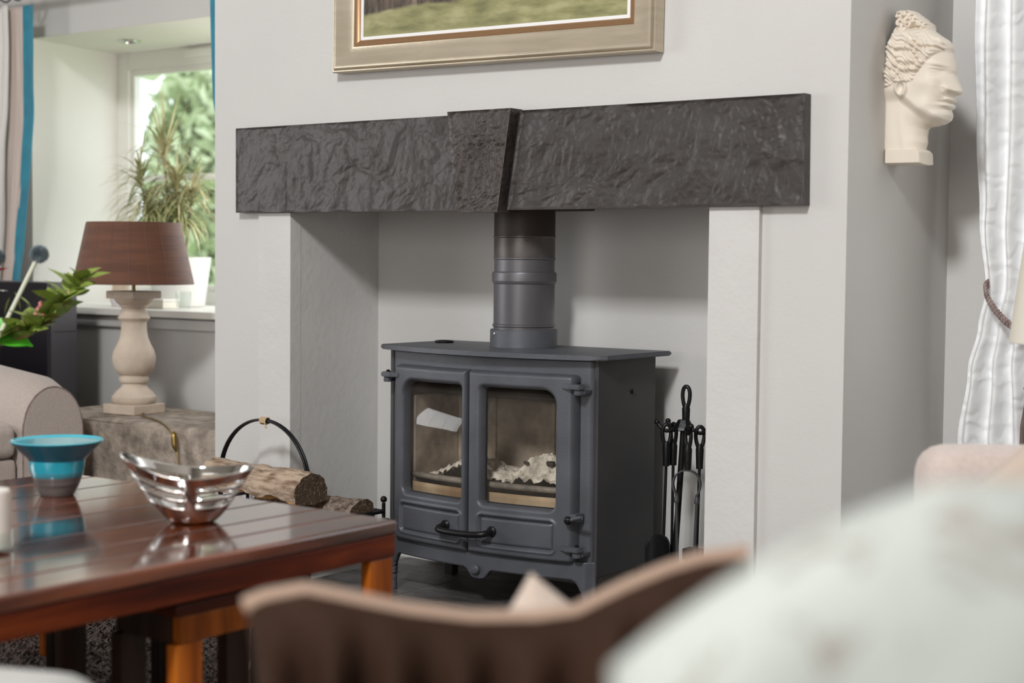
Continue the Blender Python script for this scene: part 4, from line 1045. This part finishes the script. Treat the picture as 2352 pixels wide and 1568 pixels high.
# cream lamp at the right edge (only its shade edge is in view)
l2 = empty('cream_table_lamp', (-.93, .10, 0), 'cream drum shade of a lamp cut by the right edge of the picture', 'lamp')
lathe('lamp_shade', [(.137, .690), (.138, .692), (.112, .90), (.110, .90), (.135, .691)], (-.932, .10, 0), SHADE2, l2, 56, close=True)
tube('stem', [(-.932, .10, .42), (-.932, .10, .84)], .008, BRASS, l2, 12)
lathe('lamp_base', [(0, .375), (.06, .375), (.065, .385), (.05, .40), (.03, .44), (.045, .50), (.03, .58), (.012, .60)], (-.932, .10, 0), POTW, l2, 32)
sd_ = empty('side_table', (-.93, .12, 0), 'small wooden side table behind the right hand sofa, outside the view', 'table')
lathe('table_top', [(0, .355), (.16, .355), (.165, .36), (.16, .374), (0, .374)], (-.93, .12, 0), WFRM, sd_, 32)
lathe('pedestal', [(.10, .0), (.10, .01), (.02, .03), (.018, .355)], (-.93, .12, 0), WFRM, sd_, 24)

# ------------------------------------------------------------------ plaster head on the breast's return wall
HP = [(-1.3862,1.053),(-1.3862,1.082),(-1.3862,1.119),(-1.3862,1.169),(-1.3862,1.237),(-1.387,1.255),(-1.384,1.264),(-1.385,1.277),(-1.384,1.304),(-1.38,1.314),(-1.372,1.333),(-1.37,1.347),(-1.372,1.36),(-1.371,1.38),(-1.363,1.385),(-1.351,1.382),(-1.341,1.382),(-1.33,1.377),(-1.325,1.371),(-1.314,1.364),(-1.311,1.357),(-1.301,1.354),(-1.296,1.338),(-1.282,1.327),(-1.267,1.317),(-1.258,1.309),(-1.254,1.297),(-1.255,1.287),(-1.249,1.272),(-1.245,1.258),(-1.2445,1.249),(-1.246,1.241),(-1.239,1.223),(-1.23,1.205),(-1.2315,1.2005),(-1.236,1.198),(-1.244,1.1965),(-1.2468,1.192),(-1.2445,1.187),(-1.2475,1.1825),(-1.2525,1.1812),(-1.249,1.179),(-1.2475,1.174),(-1.2505,1.169),(-1.2545,1.1665),(-1.253,1.161),(-1.2525,1.155),(-1.257,1.144),(-1.268,1.137),(-1.283,1.1335),(-1.300,1.132),(-1.304,1.127),(-1.306,1.114),(-1.305,1.1),(-1.309,1.086),(-1.303,1.08),(-1.301,1.052)]
HY = .215
hd_ = empty('plaster_head', (-1.386, HY, 1.05), 'ivory classical plaster head in profile with piled curls, hung on the wall', 'sculpture')
def G(X, Z, x, z, s, sz=None, rot=0):
    dx, dz = X-x, Z-z; c, s_ = math.cos(rot), math.sin(rot); a = dx*c+dz*s_; b_ = -dx*s_+dz*c
    return np.exp(-(a/s)**2-(b_/(sz or s))**2)
hairline = [(-1.250, 1.300), (-1.262, 1.290), (-1.280, 1.279), (-1.296, 1.262), (-1.309, 1.246), (-1.318, 1.230), (-1.332, 1.226), (-1.352, 1.228), (-1.372, 1.222), (-1.42, 1.212), (-1.42, 1.42), (-1.22, 1.42), (-1.22, 1.300)]
curls = [(-1.362, 1.372, .013), (-1.345, 1.374, .012), (-1.333, 1.366, .011), (-1.358, 1.354, .012), (-1.340, 1.356, .013), (-1.325, 1.358, .012), (-1.312, 1.350, .011), (-1.303, 1.345, .009), (-1.362, 1.338, .010), (-1.318, 1.364, .010), (-1.348, 1.344, .010)]
def headpos(sign):
    def pos(X, Z):
        d = np.maximum(-polysdf(X, Z, HP), 0); wall = np.maximum(X+1.3862, 0)
        jl = ((Z-1.137)-(-(X+1.272))*.78); jb = sstep(-.016, .012, np.where(X < -1.352, .02-(X+1.352)*-.3+(Z-1.212), jl)); jb = np.where(X < -1.352, sstep(1.185, 1.215, Z), jb)
        R_ = .032+.014*jb; T_ = .036+.016*jb
        t = np.clip(np.minimum(d, 1)/R_, 0, 1)
        # the sawn back is flat: do not round towards the wall
        db = np.clip(d, 0, None); left = (X < -1.33)
        dd = db+.017*sstep(-1.33, -1.387, X)*sstep(1.385, 1.33, Z)
        t = np.clip(dd/R_, 0, 1)
        h = T_*np.sqrt(np.clip(1-(1-t)**2, 0, 1))
        hm = sstep(.003, -.003, polysdf(X, Z, hairline))
        face = 1-hm
        # face modelling
        f = 0
        f = f-.0105*G(X, Z, -1.266, 1.246, .012, .008)            # eye socket
        f = f+.0048*G(X, Z, -1.271, 1.2455, .0075, .0042)          # eyeball
        f = f+.0042*G(X, Z, -1.269, 1.2512, .0095, .0016, -.15)    # upper lid
        f = f+.0018*G(X, Z, -1.270, 1.2400, .0085, .0014, .1)      # lower lid
        f = f+.0035*G(X, Z, -1.268, 1.2600, .016, .0040, -.2)      # brow
        f = f+.0045*G(X, Z, -1.298, 1.222, .020, .016)             # cheekbone
        f = f-.0060*G(X, Z, -1.262, 1.214, .008, .012, .3)         # side of nose
        f = f+.0065*G(X, Z, -1.2475, 1.205, .0065, .0060)          # nose wing
        f = f-.0060*G(X, Z, -1.2440, 1.1985, .0036, .0020)         # nostril
        f = f-.0045*G(X, Z, -1.2585, 1.193, .0045, .007, .2)
        f = f-.0055*G(X, Z, -1.2585, 1.1828, .0085, .0013, .04)    # mouth line
        f = f+.0038*G(X, Z, -1.2535, 1.1870, .0075, .0028)+.0045*G(X, Z, -1.2560, 1.1770, .0080, .0036)
        f = f-.0032*G(X, Z, -1.2580, 1.1675, .008, .003)           # under the lip
        f = f+.0060*G(X, Z, -1.270, 1.152, .013, .011)             # chin
        f = f+.0045*G(X, Z, -1.305, 1.168, .028, .016, .45)        # jaw
        # neck
        f = f-.004*G(X, Z, -1.33, 1.13, .02, .03)+.003*G(X, Z, -1.345, 1.12, .008, .035, .12)
        # plinth
        base = sstep(1.086, 1.084, Z); h = np.where(Z < 1.0855, .040*np.clip(d/.004, 0, 1)**.5+0*h, h)
        # ear
        er = np.sqrt(((X+1.3445)/.013)**2+((Z-1.213)/.0175)**2)
        ear = .0065*np.exp(-((er-.85)/.28)**2)-.004*np.exp(-(er/.45)**2)+.0025*G(X, Z, -1.340, 1.209, .004, .006)
        ear = ear*(er < 1.7)
        h = h+f*(Z > 1.087)*face*np.clip(d/.004, 0, 1)+ear*np.clip(d/.006, 0, 1)
        # hair: raised wavy locks sweeping back from the brow
        u = (X+1.25)*.75+(Z-1.25)*-1.0; vv = (X+1.25)+(Z-1.25)*.6
        wv_ = np.sin((Z-1.25)*330+(X+1.3)*190+2.2*np.sin((X+1.3)*110+Z*40)+1.2*np.sin(Z*150))
        wave = .0024*wv_+.0012*np.sin((Z-1.25)*700+X*420+3*np.sin(X*170))
        fine = sstep(1.338, 1.300, Z)*.9+.25
        h = h+hm*(.0060+1.7*wave*fine)*np.clip(d/.004, 0, 1)
        h = h+.0060*G(X, Z, -1.372, 1.240, .018, .010)*np.clip(d/.003, 0, 1)*hm   # roll over the nape
        # piled curls
        top = np.zeros(X.shape)
        for cx, cz, r in curls:
            q = np.sqrt((X-cx)**2+(Z-cz)**2)/r
            top = np.maximum(top, .024*np.sqrt(np.clip(1-q*q, 0, 1))-.011*np.exp(-(q/.34)**2)+.004*np.cos(q*9+np.arctan2(Z-cz, X-cx)*2)*(q < 1))
        m_ = sstep(1.330, 1.345, Z)
        h = h*(1-m_*.62)+top*m_*np.clip(d/.002, 0, 1)
        h = np.where((X < -1.3858), h*1.0, h)
        return X, HY-sign*np.maximum(h, 0), Z
    return pos
for sg in (1, -1):
    o = grid('head_relief', -1.388, -1.228, 1.050, 1.390, 150, 300, lambda X, Z: polysdf(X, Z, HP), headpos(sg), PLASTERW, hd_)
    if sg < 0: o.name = 'head_far_side'
    bm = bmesh.new(); bm.from_mesh(o.data)
    if sg < 0: bmesh.ops.reverse_faces(bm, faces=bm.faces[:])
    bm.to_mesh(o.data); bm.free()

# ------------------------------------------------------------------ framed painting
PBL, PBR, PZ = -2.803, -1.831, 1.317
fr = empty('framed_painting', (PBL, -.002, PZ), 'landscape painting in a wide pale gilt frame above the lintel', 'painting')
PW, PH = PBR-PBL, .66
def ring(name, prof, m):
    """mitred moulding: prof = list of (inset, y depth)"""
    V = []; F = []; n = len(prof)
    for i, (ins, y) in enumerate(prof):
        for cx, cz in ((0, 0), (1, 0), (1, 1), (0, 1)):
            V.append((PBL+(ins if cx == 0 else PW-ins), y, PZ+(ins if cz == 0 else PH-ins)))
    for i in range(n-1):
        for k in range(4): a, b_ = i*4+k, i*4+(k+1) % 4; F.append((a, b_, b_+4, a+4))
    o = pyd(name, V, F, m, fr); return autos(o, 50)
ring('gilt_moulding', [(0, -.003), (0, -.034), (.002, -.037), (.005, -.037), (.0065, -.033), (.009, -.040), (.013, -.042), (.020, -.040), (.030, -.034), (.045, -.028), (.058, -.026), (.063, -.027), (.066, -.024)], GILT)
ring('bronze_inner_moulding', [(.064, -.024), (.066, -.027), (.070, -.026), (.080, -.018), (.081, -.015)], BRONZEG)
ring('white_slip', [(.079, -.017), (.080, -.018), (.088, -.018), (.0885, -.015)], SLIP)
PM = bpy.data.materials.new('painted_landscape'); t = nt(PM); N = t.nodes; L = t.links; b = N['Principled BSDF']; b.inputs['Roughness'].default_value = .55
tc = N.new('ShaderNodeTexCoord'); sep = N.new('ShaderNodeSeparateXYZ'); L.new(tc.outputs['Object'], sep.inputs[0])
def noi(sc, st, det=5):
    mp = N.new('ShaderNodeMapping'); mp.inputs['Scale'].default_value = st; L.new(tc.outputs['Object'], mp.inputs[0])
    n = N.new('ShaderNodeTexNoise'); n.inputs['Scale'].default_value = sc; n.inputs['Detail'].default_value = det; L.new(mp.outputs[0], n.inputs[0]); return n
def ramp(src, stops):
    r = N.new('ShaderNodeValToRGB'); e = r.color_ramp.elements
    while len(e) < len(stops): e.new(.5)
    for q, (p, c) in zip(e, stops): q.position = p; q.color = (*c, 1)
    L.new(src, r.inputs[0]); return r.outputs[0]
def mix(f, a, c):
    m = N.new('ShaderNodeMix'); m.data_type = 'RGBA'; L.new(f, m.inputs[0]); L.new(a, m.inputs[6]); L.new(c, m.inputs[7]); return m.outputs[2]
def math_(op, a, b_):
    m = N.new('ShaderNodeMath'); m.operation = op
    for i, q in enumerate((a, b_)):
        if isinstance(q, (int, float)): m.inputs[i].default_value = q
        else: L.new(q, m.inputs[i])
    m.use_clamp = False; return m.outputs[0]
grass = ramp(noi(14, (1, 1, 3.2)).outputs[0], [(.3, (.17, .17, .075)), (.5, (.28, .27, .12)), (.7, (.40, .38, .20))])
dark = ramp(noi(22, (2.5, 1, .7)).outputs[0], [(.35, (.03, .028, .022)), (.6, (.14, .10, .075)), (.75, (.30, .25, .20))])
nn = noi(9, (1, 1, 1)).outputs[0]
hz = math_('ADD', sep.outputs[2], math_('MULTIPLY', math_('SUBTRACT', nn, .5), .03))
edge = math_('SUBTRACT', .136, math_('MULTIPLY', sep.outputs[0], -.045))
f1 = math_('MULTIPLY', math_('SUBTRACT', hz, edge), 120); 
cl_ = N.new('ShaderNodeClamp'); L.new(f1, cl_.inputs[0])
colr = mix(cl_.outputs[0], grass, dark)
blue = ramp(noi(30, (1, 1, 1)).outputs[0], [(.3, (.30, .46, .58)), (.7, (.60, .72, .78))])
bm_ = math_('MULTIPLY', math_('LESS_THAN', math_('ABSOLUTE', math_('SUBTRACT', sep.outputs[0], .455), 0), .058), math_('GREATER_THAN', hz, .158))
bm_ = math_('MULTIPLY', bm_, math_('LESS_THAN', hz, .235))
colr = mix(bm_, colr, blue)
skyc = ramp(noi(6, (1, 1, 2)).outputs[0], [(.35, (.42, .50, .55)), (.65, (.70, .70, .66))])
skm = math_('GREATER_THAN', math_('ADD', hz, math_('MULTIPLY', nn, .22)), .42)
colr = mix(skm, colr, skyc)
L.new(colr, b.inputs['Base Color']); bp = N.new('ShaderNodeBump'); bp.inputs['Strength'].default_value = .4; bp.inputs['Distance'].default_value = .002
L.new(noi(40, (1, 1, 2)).outputs[0], bp.inputs['Height']); L.new(bp.outputs[0], b.inputs['Normal'])
box('canvas', (PBL+.086, PBR-.086, -.0155, -.006, PZ+.086, PZ+PH-.086), PM, fr)
fr.rotation_euler = (0, math.radians(.75), 0)

# ------------------------------------------------------------------ window sill things
pc_ = (-4.345, .80, SZ+.001)
pt = tag(lathe('white_planter', [(0, 0), (.088, 0), (.091, .003), (.113, .172), (.114, .178), (.106, .178), (.102, .15), (0, .15)], pc_, POTW, None, 40, loc=pc_), 'tall white planter on the window sill behind the lamp', 'planter')
lathe('soil', [(0, .152), (.101, .153)], pc_, WDRK, pt, 24)
dp = empty('dracaena_plant', (-4.40, .80, SZ+.154), 'spiky narrow leaved dracaena plant rising behind the lamp shade', 'plant')
tufts = [(-4.425, .80, 1.20, 1.0, 46, 1.35), (-4.56, .80, 1.12, .8, 34, .9), (-4.47, .76, 1.05, .9, 40, .5), (-4.38, .84, 1.04, .9, 44, .5), (-4.28, .80, 1.05, .9, 40, .6), (-4.42, .72, .985, .9, 44, .2), (-4.33, .78, .97, .8, 36, .2), (-4.50, .82, 1.0, .8, 30, .3)]
for ti, (x, y, z, sc, n, upw) in enumerate(tufts+[(-4.36, .80, 1.10, .9, 40, .9), (-4.45, .84, 1.0, 1.0, 44, .3), (-4.30, .76, .98, .9, 36, .3)]):
    n = int(n*1.5)
    tube('cane', smoothpts([(pc_[0]+random.uniform(-.03, .03), pc_[1]+random.uniform(-.03, .03), SZ+.15), (pc_[0]*.5+x*.5, .80, (SZ+z)/2), (x, y, z)], 5), .0045, STEMM, dp, 6)
    V = []; F = []
    for k in range(n):
        a = random.uniform(0, 2*PI); wsc = 1.45; el = random.uniform(-.1, .7)+upw*random.random(); L_ = random.uniform(.13, .27)*sc
        d = Vector((math.cos(a), math.sin(a), 0)); p = Vector((x, y, z+random.uniform(-.03, .03))); ang = el; w0 = random.uniform(.0026, .0042)
        base = len(V); sd = Vector((-d.y, d.x, 0)); ns = 8; drp = random.uniform(.9, 2.2) if el < 1.1 else .25
        for i in range(ns+1):
            t_ = i/ns; w_ = wsc*w0*(1-t_**2)*min(1, .4+t_*4)
            V += [tuple(p+sd*w_), tuple(p-sd*w_)]
            p = p+(d*math.cos(ang)+Vector((0, 0, math.sin(ang))))*L_/ns; ang -= drp/ns
        for i in range(ns): q = base+2*i; F.append((q, q+1, q+3, q+2))
    o = pyd('leaf_tuft', V, F, FOLI, dp, True); o['kind'] = 'stuff'
sb = empty('cream_box', (-4.27, .66, SZ), 'low cream box in front of the white planter on the sill', 'box')
box('box_body', (-4.345, -4.20, .60, .67, SZ+.001, SZ+.026), BOOKC, sb, .002); box('box_lid', (-4.347, -4.198, .598, .672, SZ+.0265, SZ+.033), WHITE, sb, .001)
o = lathe('glass_tumbler', [(0, 0), (.022, 0), (.025, .002), (.028, .06), (.026, .06), (.023, .006), (0, .006)], (-4.13, .63, SZ+.001), CGLASS, None, 28, loc=(-4.13, .63, SZ+.001))
tag(o, 'clear glass tumbler at the right end of the window sill', 'glass')
o = lathe('tan_vase', [(0, 0), (.028, 0), (.036, .03), (.03, .06), (.032, .09), (.045, .125), (.042, .125), (0, .10)], (-4.62, .76, SZ+.001), TAN, None, 28, loc=(-4.62, .76, SZ+.001))
tag(o, 'small tan pottery vase on the sill, left of the lamp column', 'vase')
o = lathe('lilac_pot', [(0, 0), (.022, 0), (.030, .02), (.028, .045), (.024, .045), (0, .03)], (-4.51, .66, SZ+.001), LAV, None, 28, loc=(-4.51, .66, SZ+.001))
tag(o, 'tiny lilac grey pot on the sill just behind the lamp capital', 'pot')

# ------------------------------------------------------------------ shaggy rug
rg = empty('shag_rug', (-2.9, -1.6, 0), 'dark grey brown shag rug with pale edge under the coffee table', 'rug')
RUGB = mat('rug_backing', (.035, .027, .024), 1); RUGP = mat('rug_pile', (.085, .066, .060), .9, c2=(.30, .245, .22), cs=45, lo=.3, hi=.7)
EDG = mat('rug_binding', (.66, .62, .56), .9)
ex, ey, rx_, ry_ = -3.30, -2.0, 1.15, 1.46
def inrug(x, y): return (np.abs((x-ex)/rx_)**4+np.abs((y-ey)/ry_)**4) < 1
pts = []
for k in range(96):
    a = 2*PI*k/96; c, s_ = math.cos(a), math.sin(a); q = (abs(c)**4+abs(s_)**4)**-.25; pts.append((ex+rx_*q*c, ey+ry_*q*s_))
bm = bmesh.new(); prism(bm, pts, -.003, .008); fin('backing', bm, RUGB, rg)
tube('bound_edge', [(x, y, .010) for x, y in pts]+[(pts[0][0], pts[0][1], .010)], .009, EDG, rg, 8, cap=False)
n = 70000; X = rng.uniform(-3.25, -1.95, n*2); Y = rng.uniform(-1.55, -.5, n*2); k_ = inrug(X, Y)&True; X = X[k_][:n]; Y = Y[k_][:n]; n = len(X)
a = rng.uniform(0, 2*PI, n); ln = rng.uniform(.012, .030, n); hh = rng.uniform(.016, .034, n); w_ = rng.uniform(.0016, .0030, n)
dx, dy = np.cos(a)*ln, np.sin(a)*ln; sx, sy = -np.sin(a)*w_, np.cos(a)*w_
z0 = np.full(n, .007)
V = np.stack([np.stack([X-sx, Y-sy, z0], 1), np.stack([X+sx, Y+sy, z0], 1), np.stack([X+dx*.4+sx, Y+dy*.4+sy, z0+hh*.8], 1), np.stack([X+dx*.4-sx, Y+dy*.4-sy, z0+hh*.8], 1), np.stack([X+dx+sx*.5, Y+dy+sy*.5, z0+hh], 1), np.stack([X+dx-sx*.5, Y+dy-sy*.5, z0+hh], 1)], 1).reshape(-1, 3)
b_ = np.arange(n)*6; F = np.concatenate([np.stack([b_, b_+1, b_+2, b_+3], 1), np.stack([b_+3, b_+2, b_+4, b_+5], 1)])
me = bpy.data.meshes.new('pile'); me.from_pydata(V.tolist(), [], F.tolist()); me.update(); o = mesh_obj('pile', me, RUGP, rg); o['kind'] = 'stuff'

# ------------------------------------------------------------------ right hand sofa
rs = empty('pink_linen_armchair', (-.75, -.30, 0), 'pinkish linen armchair with rounded shoulder at the right edge', 'armchair')
def rbox(name, c, size, rz, bev, m, parent, seg=6, loc=None):
    bm = bmesh.new(); bx(bm, -size[0]/2, size[0]/2, -size[1]/2, size[1]/2, 0, size[2], bev, seg)
    R_ = Matrix.Translation(c) @ Matrix.Rotation(rz, 4, 'Z')
    for v in bm.verts: v.co = R_ @ v.co
    return autos(fin(name, bm, m, parent, loc=loc), 60)
RZ = .64
rbox('back', (-.735, -.345, .10), (.66, .14, .445), RZ, .062, LINENP, rs)
rbox('seat', (-.66, -.58, .10), (.62, .36, .22), RZ, .04, LINENP, rs)
rbox('plinth', (-.70, -.46, .0), (.56, .5, .10), RZ, .01, WDRK, rs)
def cushion(name, c, size, basis, m, label, wr=.01, seed=0, group=None, warp=None, n=44, p=.42):
    """pillow: c centre, size (w,h,t), basis (X,Y,Z) world vectors; local x right, z up, y thickness"""
    bxv, byv, bzv = basis; V = []; F = []
    for s_ in (-1, 1):
        for j in range(n+1):
            for i in range(n+1):
                u = -1+2*i/n; v = -1+2*j/n
                e = max(0, (1-u*u)*(1-v*v))**p
                k = 1-.07*(abs(v)**3)*(1-abs(u)**2)*0
                uu = u*(1-.06*(1-v*v)*0-.05*(1-abs(v)**2)); vv = v*(1-.05*(1-abs(u)**2))
                t = s_*e*size[2]/2
                n_ = noise.fractal(Vector((uu*2.2, vv*2.2, seed+s_)), .8, 2, 4)*wr*e**.5
                x, z = uu*size[0]/2, vv*size[1]/2; y = t+s_*n_
                if warp: x, y, z = warp(x, y, z, u, v, s_)
                V.append(Vector(c)+bxv*x+byv*y+bzv*z)
    m1 = (n+1)*(n+1)
    for s_ in (0, 1):
        for j in range(n):
            for i in range(n):
                a = s_*m1+j*(n+1)+i; f = (a, a+1, a+n+2, a+n+1); F.append(f if s_ == 0 else f[::-1])
    me = bpy.data.meshes.new(name); me.from_pydata([tuple(v) for v in V], [], F); me.update()
    bm = bmesh.new(); bm.from_mesh(me); bmesh.ops.remove_doubles(bm, verts=bm.verts[:], dist=.0004); bmesh.ops.recalc_face_normals(bm, faces=bm.faces[:]); bm.to_mesh(me); bm.free()
    o = mesh_obj(name, me, m, None, True, tuple(c)); return tag(o, label, 'cushion', group)
RTV = Vector((math.cos(yaw), math.sin(yaw), 0)); FWV = Vector((-math.sin(yaw), math.cos(yaw), 0)); UPV = Vector((0, 0, 1))
def basis(rz=0, tilt=0, roll=0):
    R_ = Matrix.Rotation(rz, 3, 'Z') @ Matrix((RTV, FWV, UPV)).transposed()
    R_ = R_ @ Matrix.Rotation(tilt, 3, 'X') @ Matrix.Rotation(roll, 3, 'Y')
    return R_ @ Vector((1, 0, 0)), R_ @ Vector((0, 1, 0)), R_ @ Vector((0, 0, 1))
cushion('scatter_cushion', (-.725, -.600, .432), (.34, .32, .10), basis(0, -.2, -.70), PEACH, 'peach cushion leaning on the pink armchair at the right edge', .006, 4, 'scatter cushions')

# ------------------------------------------------------------------ foreground sofa and its cushions (close to the lens)
def P_(d, r, u): return CAMP+fwd*d+r2*r+u2*u
s0 = CAMP+FWV*1.10+RTV*.25
fsf = empty('foreground_sofa', (s0.x, s0.y, 0), 'sofa carrying the foreground cushions, just below the picture', 'sofa')
rbox('seat', (s0.x, s0.y, .06), (1.15, 1.15, .24), yaw, .05, LINENP, fsf)
rbox('plinth', (s0.x, s0.y, .0), (1.0, 1.0, .06), yaw, .0, WDRK, fsf)
# brown pleated cushion with tan piping
bc_ = CAMP+FWV*1.25+RTV*(-.008)
BCZ = .305
def throwtop(t):   # t in 0..1 from left to right -> height of the top edge
    pts = [(0, .565), (.04, .572), (.12, .578), (.22, .570), (.32, .562), (.45, .556), (.58, .557), (.66, .562), (.76, .583), (.84, .597), (.906, .606), (1.0, .612)]
    for (a, p), (b_, q) in zip(pts, pts[1:]):
        if a <= t <= b_: s_ = (t-a)/(b_-a); return p+(q-p)*s_
    return .612
V = []; F = []; nx, nz = 150, 60; W0, W1 = -.205, .200
for s_ in (-1, 1):
    for j in range(nz+1):
        v = j/nz
        for i in range(nx+1):
            u = i/nx; zt = throwtop(u); z = BCZ+(zt-BCZ)*v
            x = W0+(W1-W0)*u+.035*(1-v)*(1-u)**2-.0*v
            e = (max(0, 1-(2*u-1)**8)*max(0, 1-v**6))**.5
            pl = math.sin(u*7.5*2*PI+2.0*(1-v)*(u-.4)+1.3*noise.noise(Vector((u*5, v*1.5, 2))))
            y = s_*(.050*e+(.019*pl*min(1, (1-v)*4)*e if s_ < 0 else 0))
            V.append(bc_+RTV*x+FWV*(y)+UPV*(z-0)-UPV*bc_.z)
m1 = (nx+1)*(nz+1)
for s_ in (0, 1):
    for j in range(nz):
        for i in range(nx): a = s_*m1+j*(nx+1)+i; f = (a, a+1, a+nx+2, a+nx+1); F.append(f if s_ == 0 else f[::-1])
bcl = (bc_.x, bc_.y, BCZ)
bcr = empty('pleated_cushion', bcl, 'dark brown velvet pleated cushion with tan top edge in the blurred foreground', 'cushion', None)
o = pyd('velvet_cover', V, F, THROW, bcr, True)
tp = [bc_+RTV*(W0+(W1-W0)*u)+UPV*(throwtop(u)-bc_.z-.003) for u in np.linspace(0.0, 1, 60)]
tube('top_piping', [tuple(p) for p in tp], .0085, THROWE, bcr, 8)
pcx = CAMP+FWV*1.46+RTV*.046
cushion('scatter_cushion', (pcx.x, pcx.y, .411), (.20, .20, .09), basis(0, 0, .60), PEACH, 'small peach cushion peeping up behind the brown pleated cushion', .004, 8, 'scatter cushions', p=.5)
# pale patterned cushion nearest the camera
CUSH = bpy.data.materials.new('pale_sage_print'); t = nt(CUSH); N = t.nodes; L = t.links; b = N['Principled BSDF']; b.inputs['Roughness'].default_value = .85
tc = N.new('ShaderNodeTexCoord'); 
def noi2(sc, dist, det=2):
    n = N.new('ShaderNodeTexNoise'); n.inputs['Scale'].default_value = sc; n.inputs['Distortion'].default_value = dist; n.inputs['Detail'].default_value = det
    L.new(tc.outputs['Object'], n.inputs[0]); return n.outputs[0]
a_ = ramp(noi2(9, 1.2), [(.35, (.40, .43, .405)), (.65, (.455, .485, .455))])
f_ = ramp(noi2(17, 2.2), [(.56, (0, 0, 0)), (.66, (1, 1, 1))])
tau = N.new('ShaderNodeRGB'); tau.outputs[0].default_value = (.29, .265, .24, 1)
L.new(mix(f_, a_, tau.outputs[0]), b.inputs['Base Color'])
wcc = CAMP+FWV*.68+RTV*.330
B_ = basis(0, -.10, -.375)
cushion('scatter_cushion', (wcc.x, wcc.y, .582), (.47, .43, .15), B_, CUSH, 'large pale sage patterned cushion filling the blurred lower right corner', .008, 11, 'scatter cushions', p=.32,
        warp=lambda x, y, z, u, v, s_: (x-(1-v)*.085*max(0, -u), y, z-(max(0, x+.065)*.40+.034*max(0, (-u-.35)/.65)**2)*(v+1)/2))
# pale upholstered footstool at the lower left corner
fo = CAMP+FWV*1.42+RTV*(-.60)
ft = empty('pale_footstool', (fo.x, fo.y, 0), 'pale upholstered footstool cut by the lower left corner', 'footstool')
rbox('padded_top', (fo.x, fo.y, .222), (.36, .34, .215), yaw-.25, .06, PALEGREY, ft)
rbox('base', (fo.x, fo.y, .0), (.32, .30, .221), yaw-.25, .01, LINEN, ft)
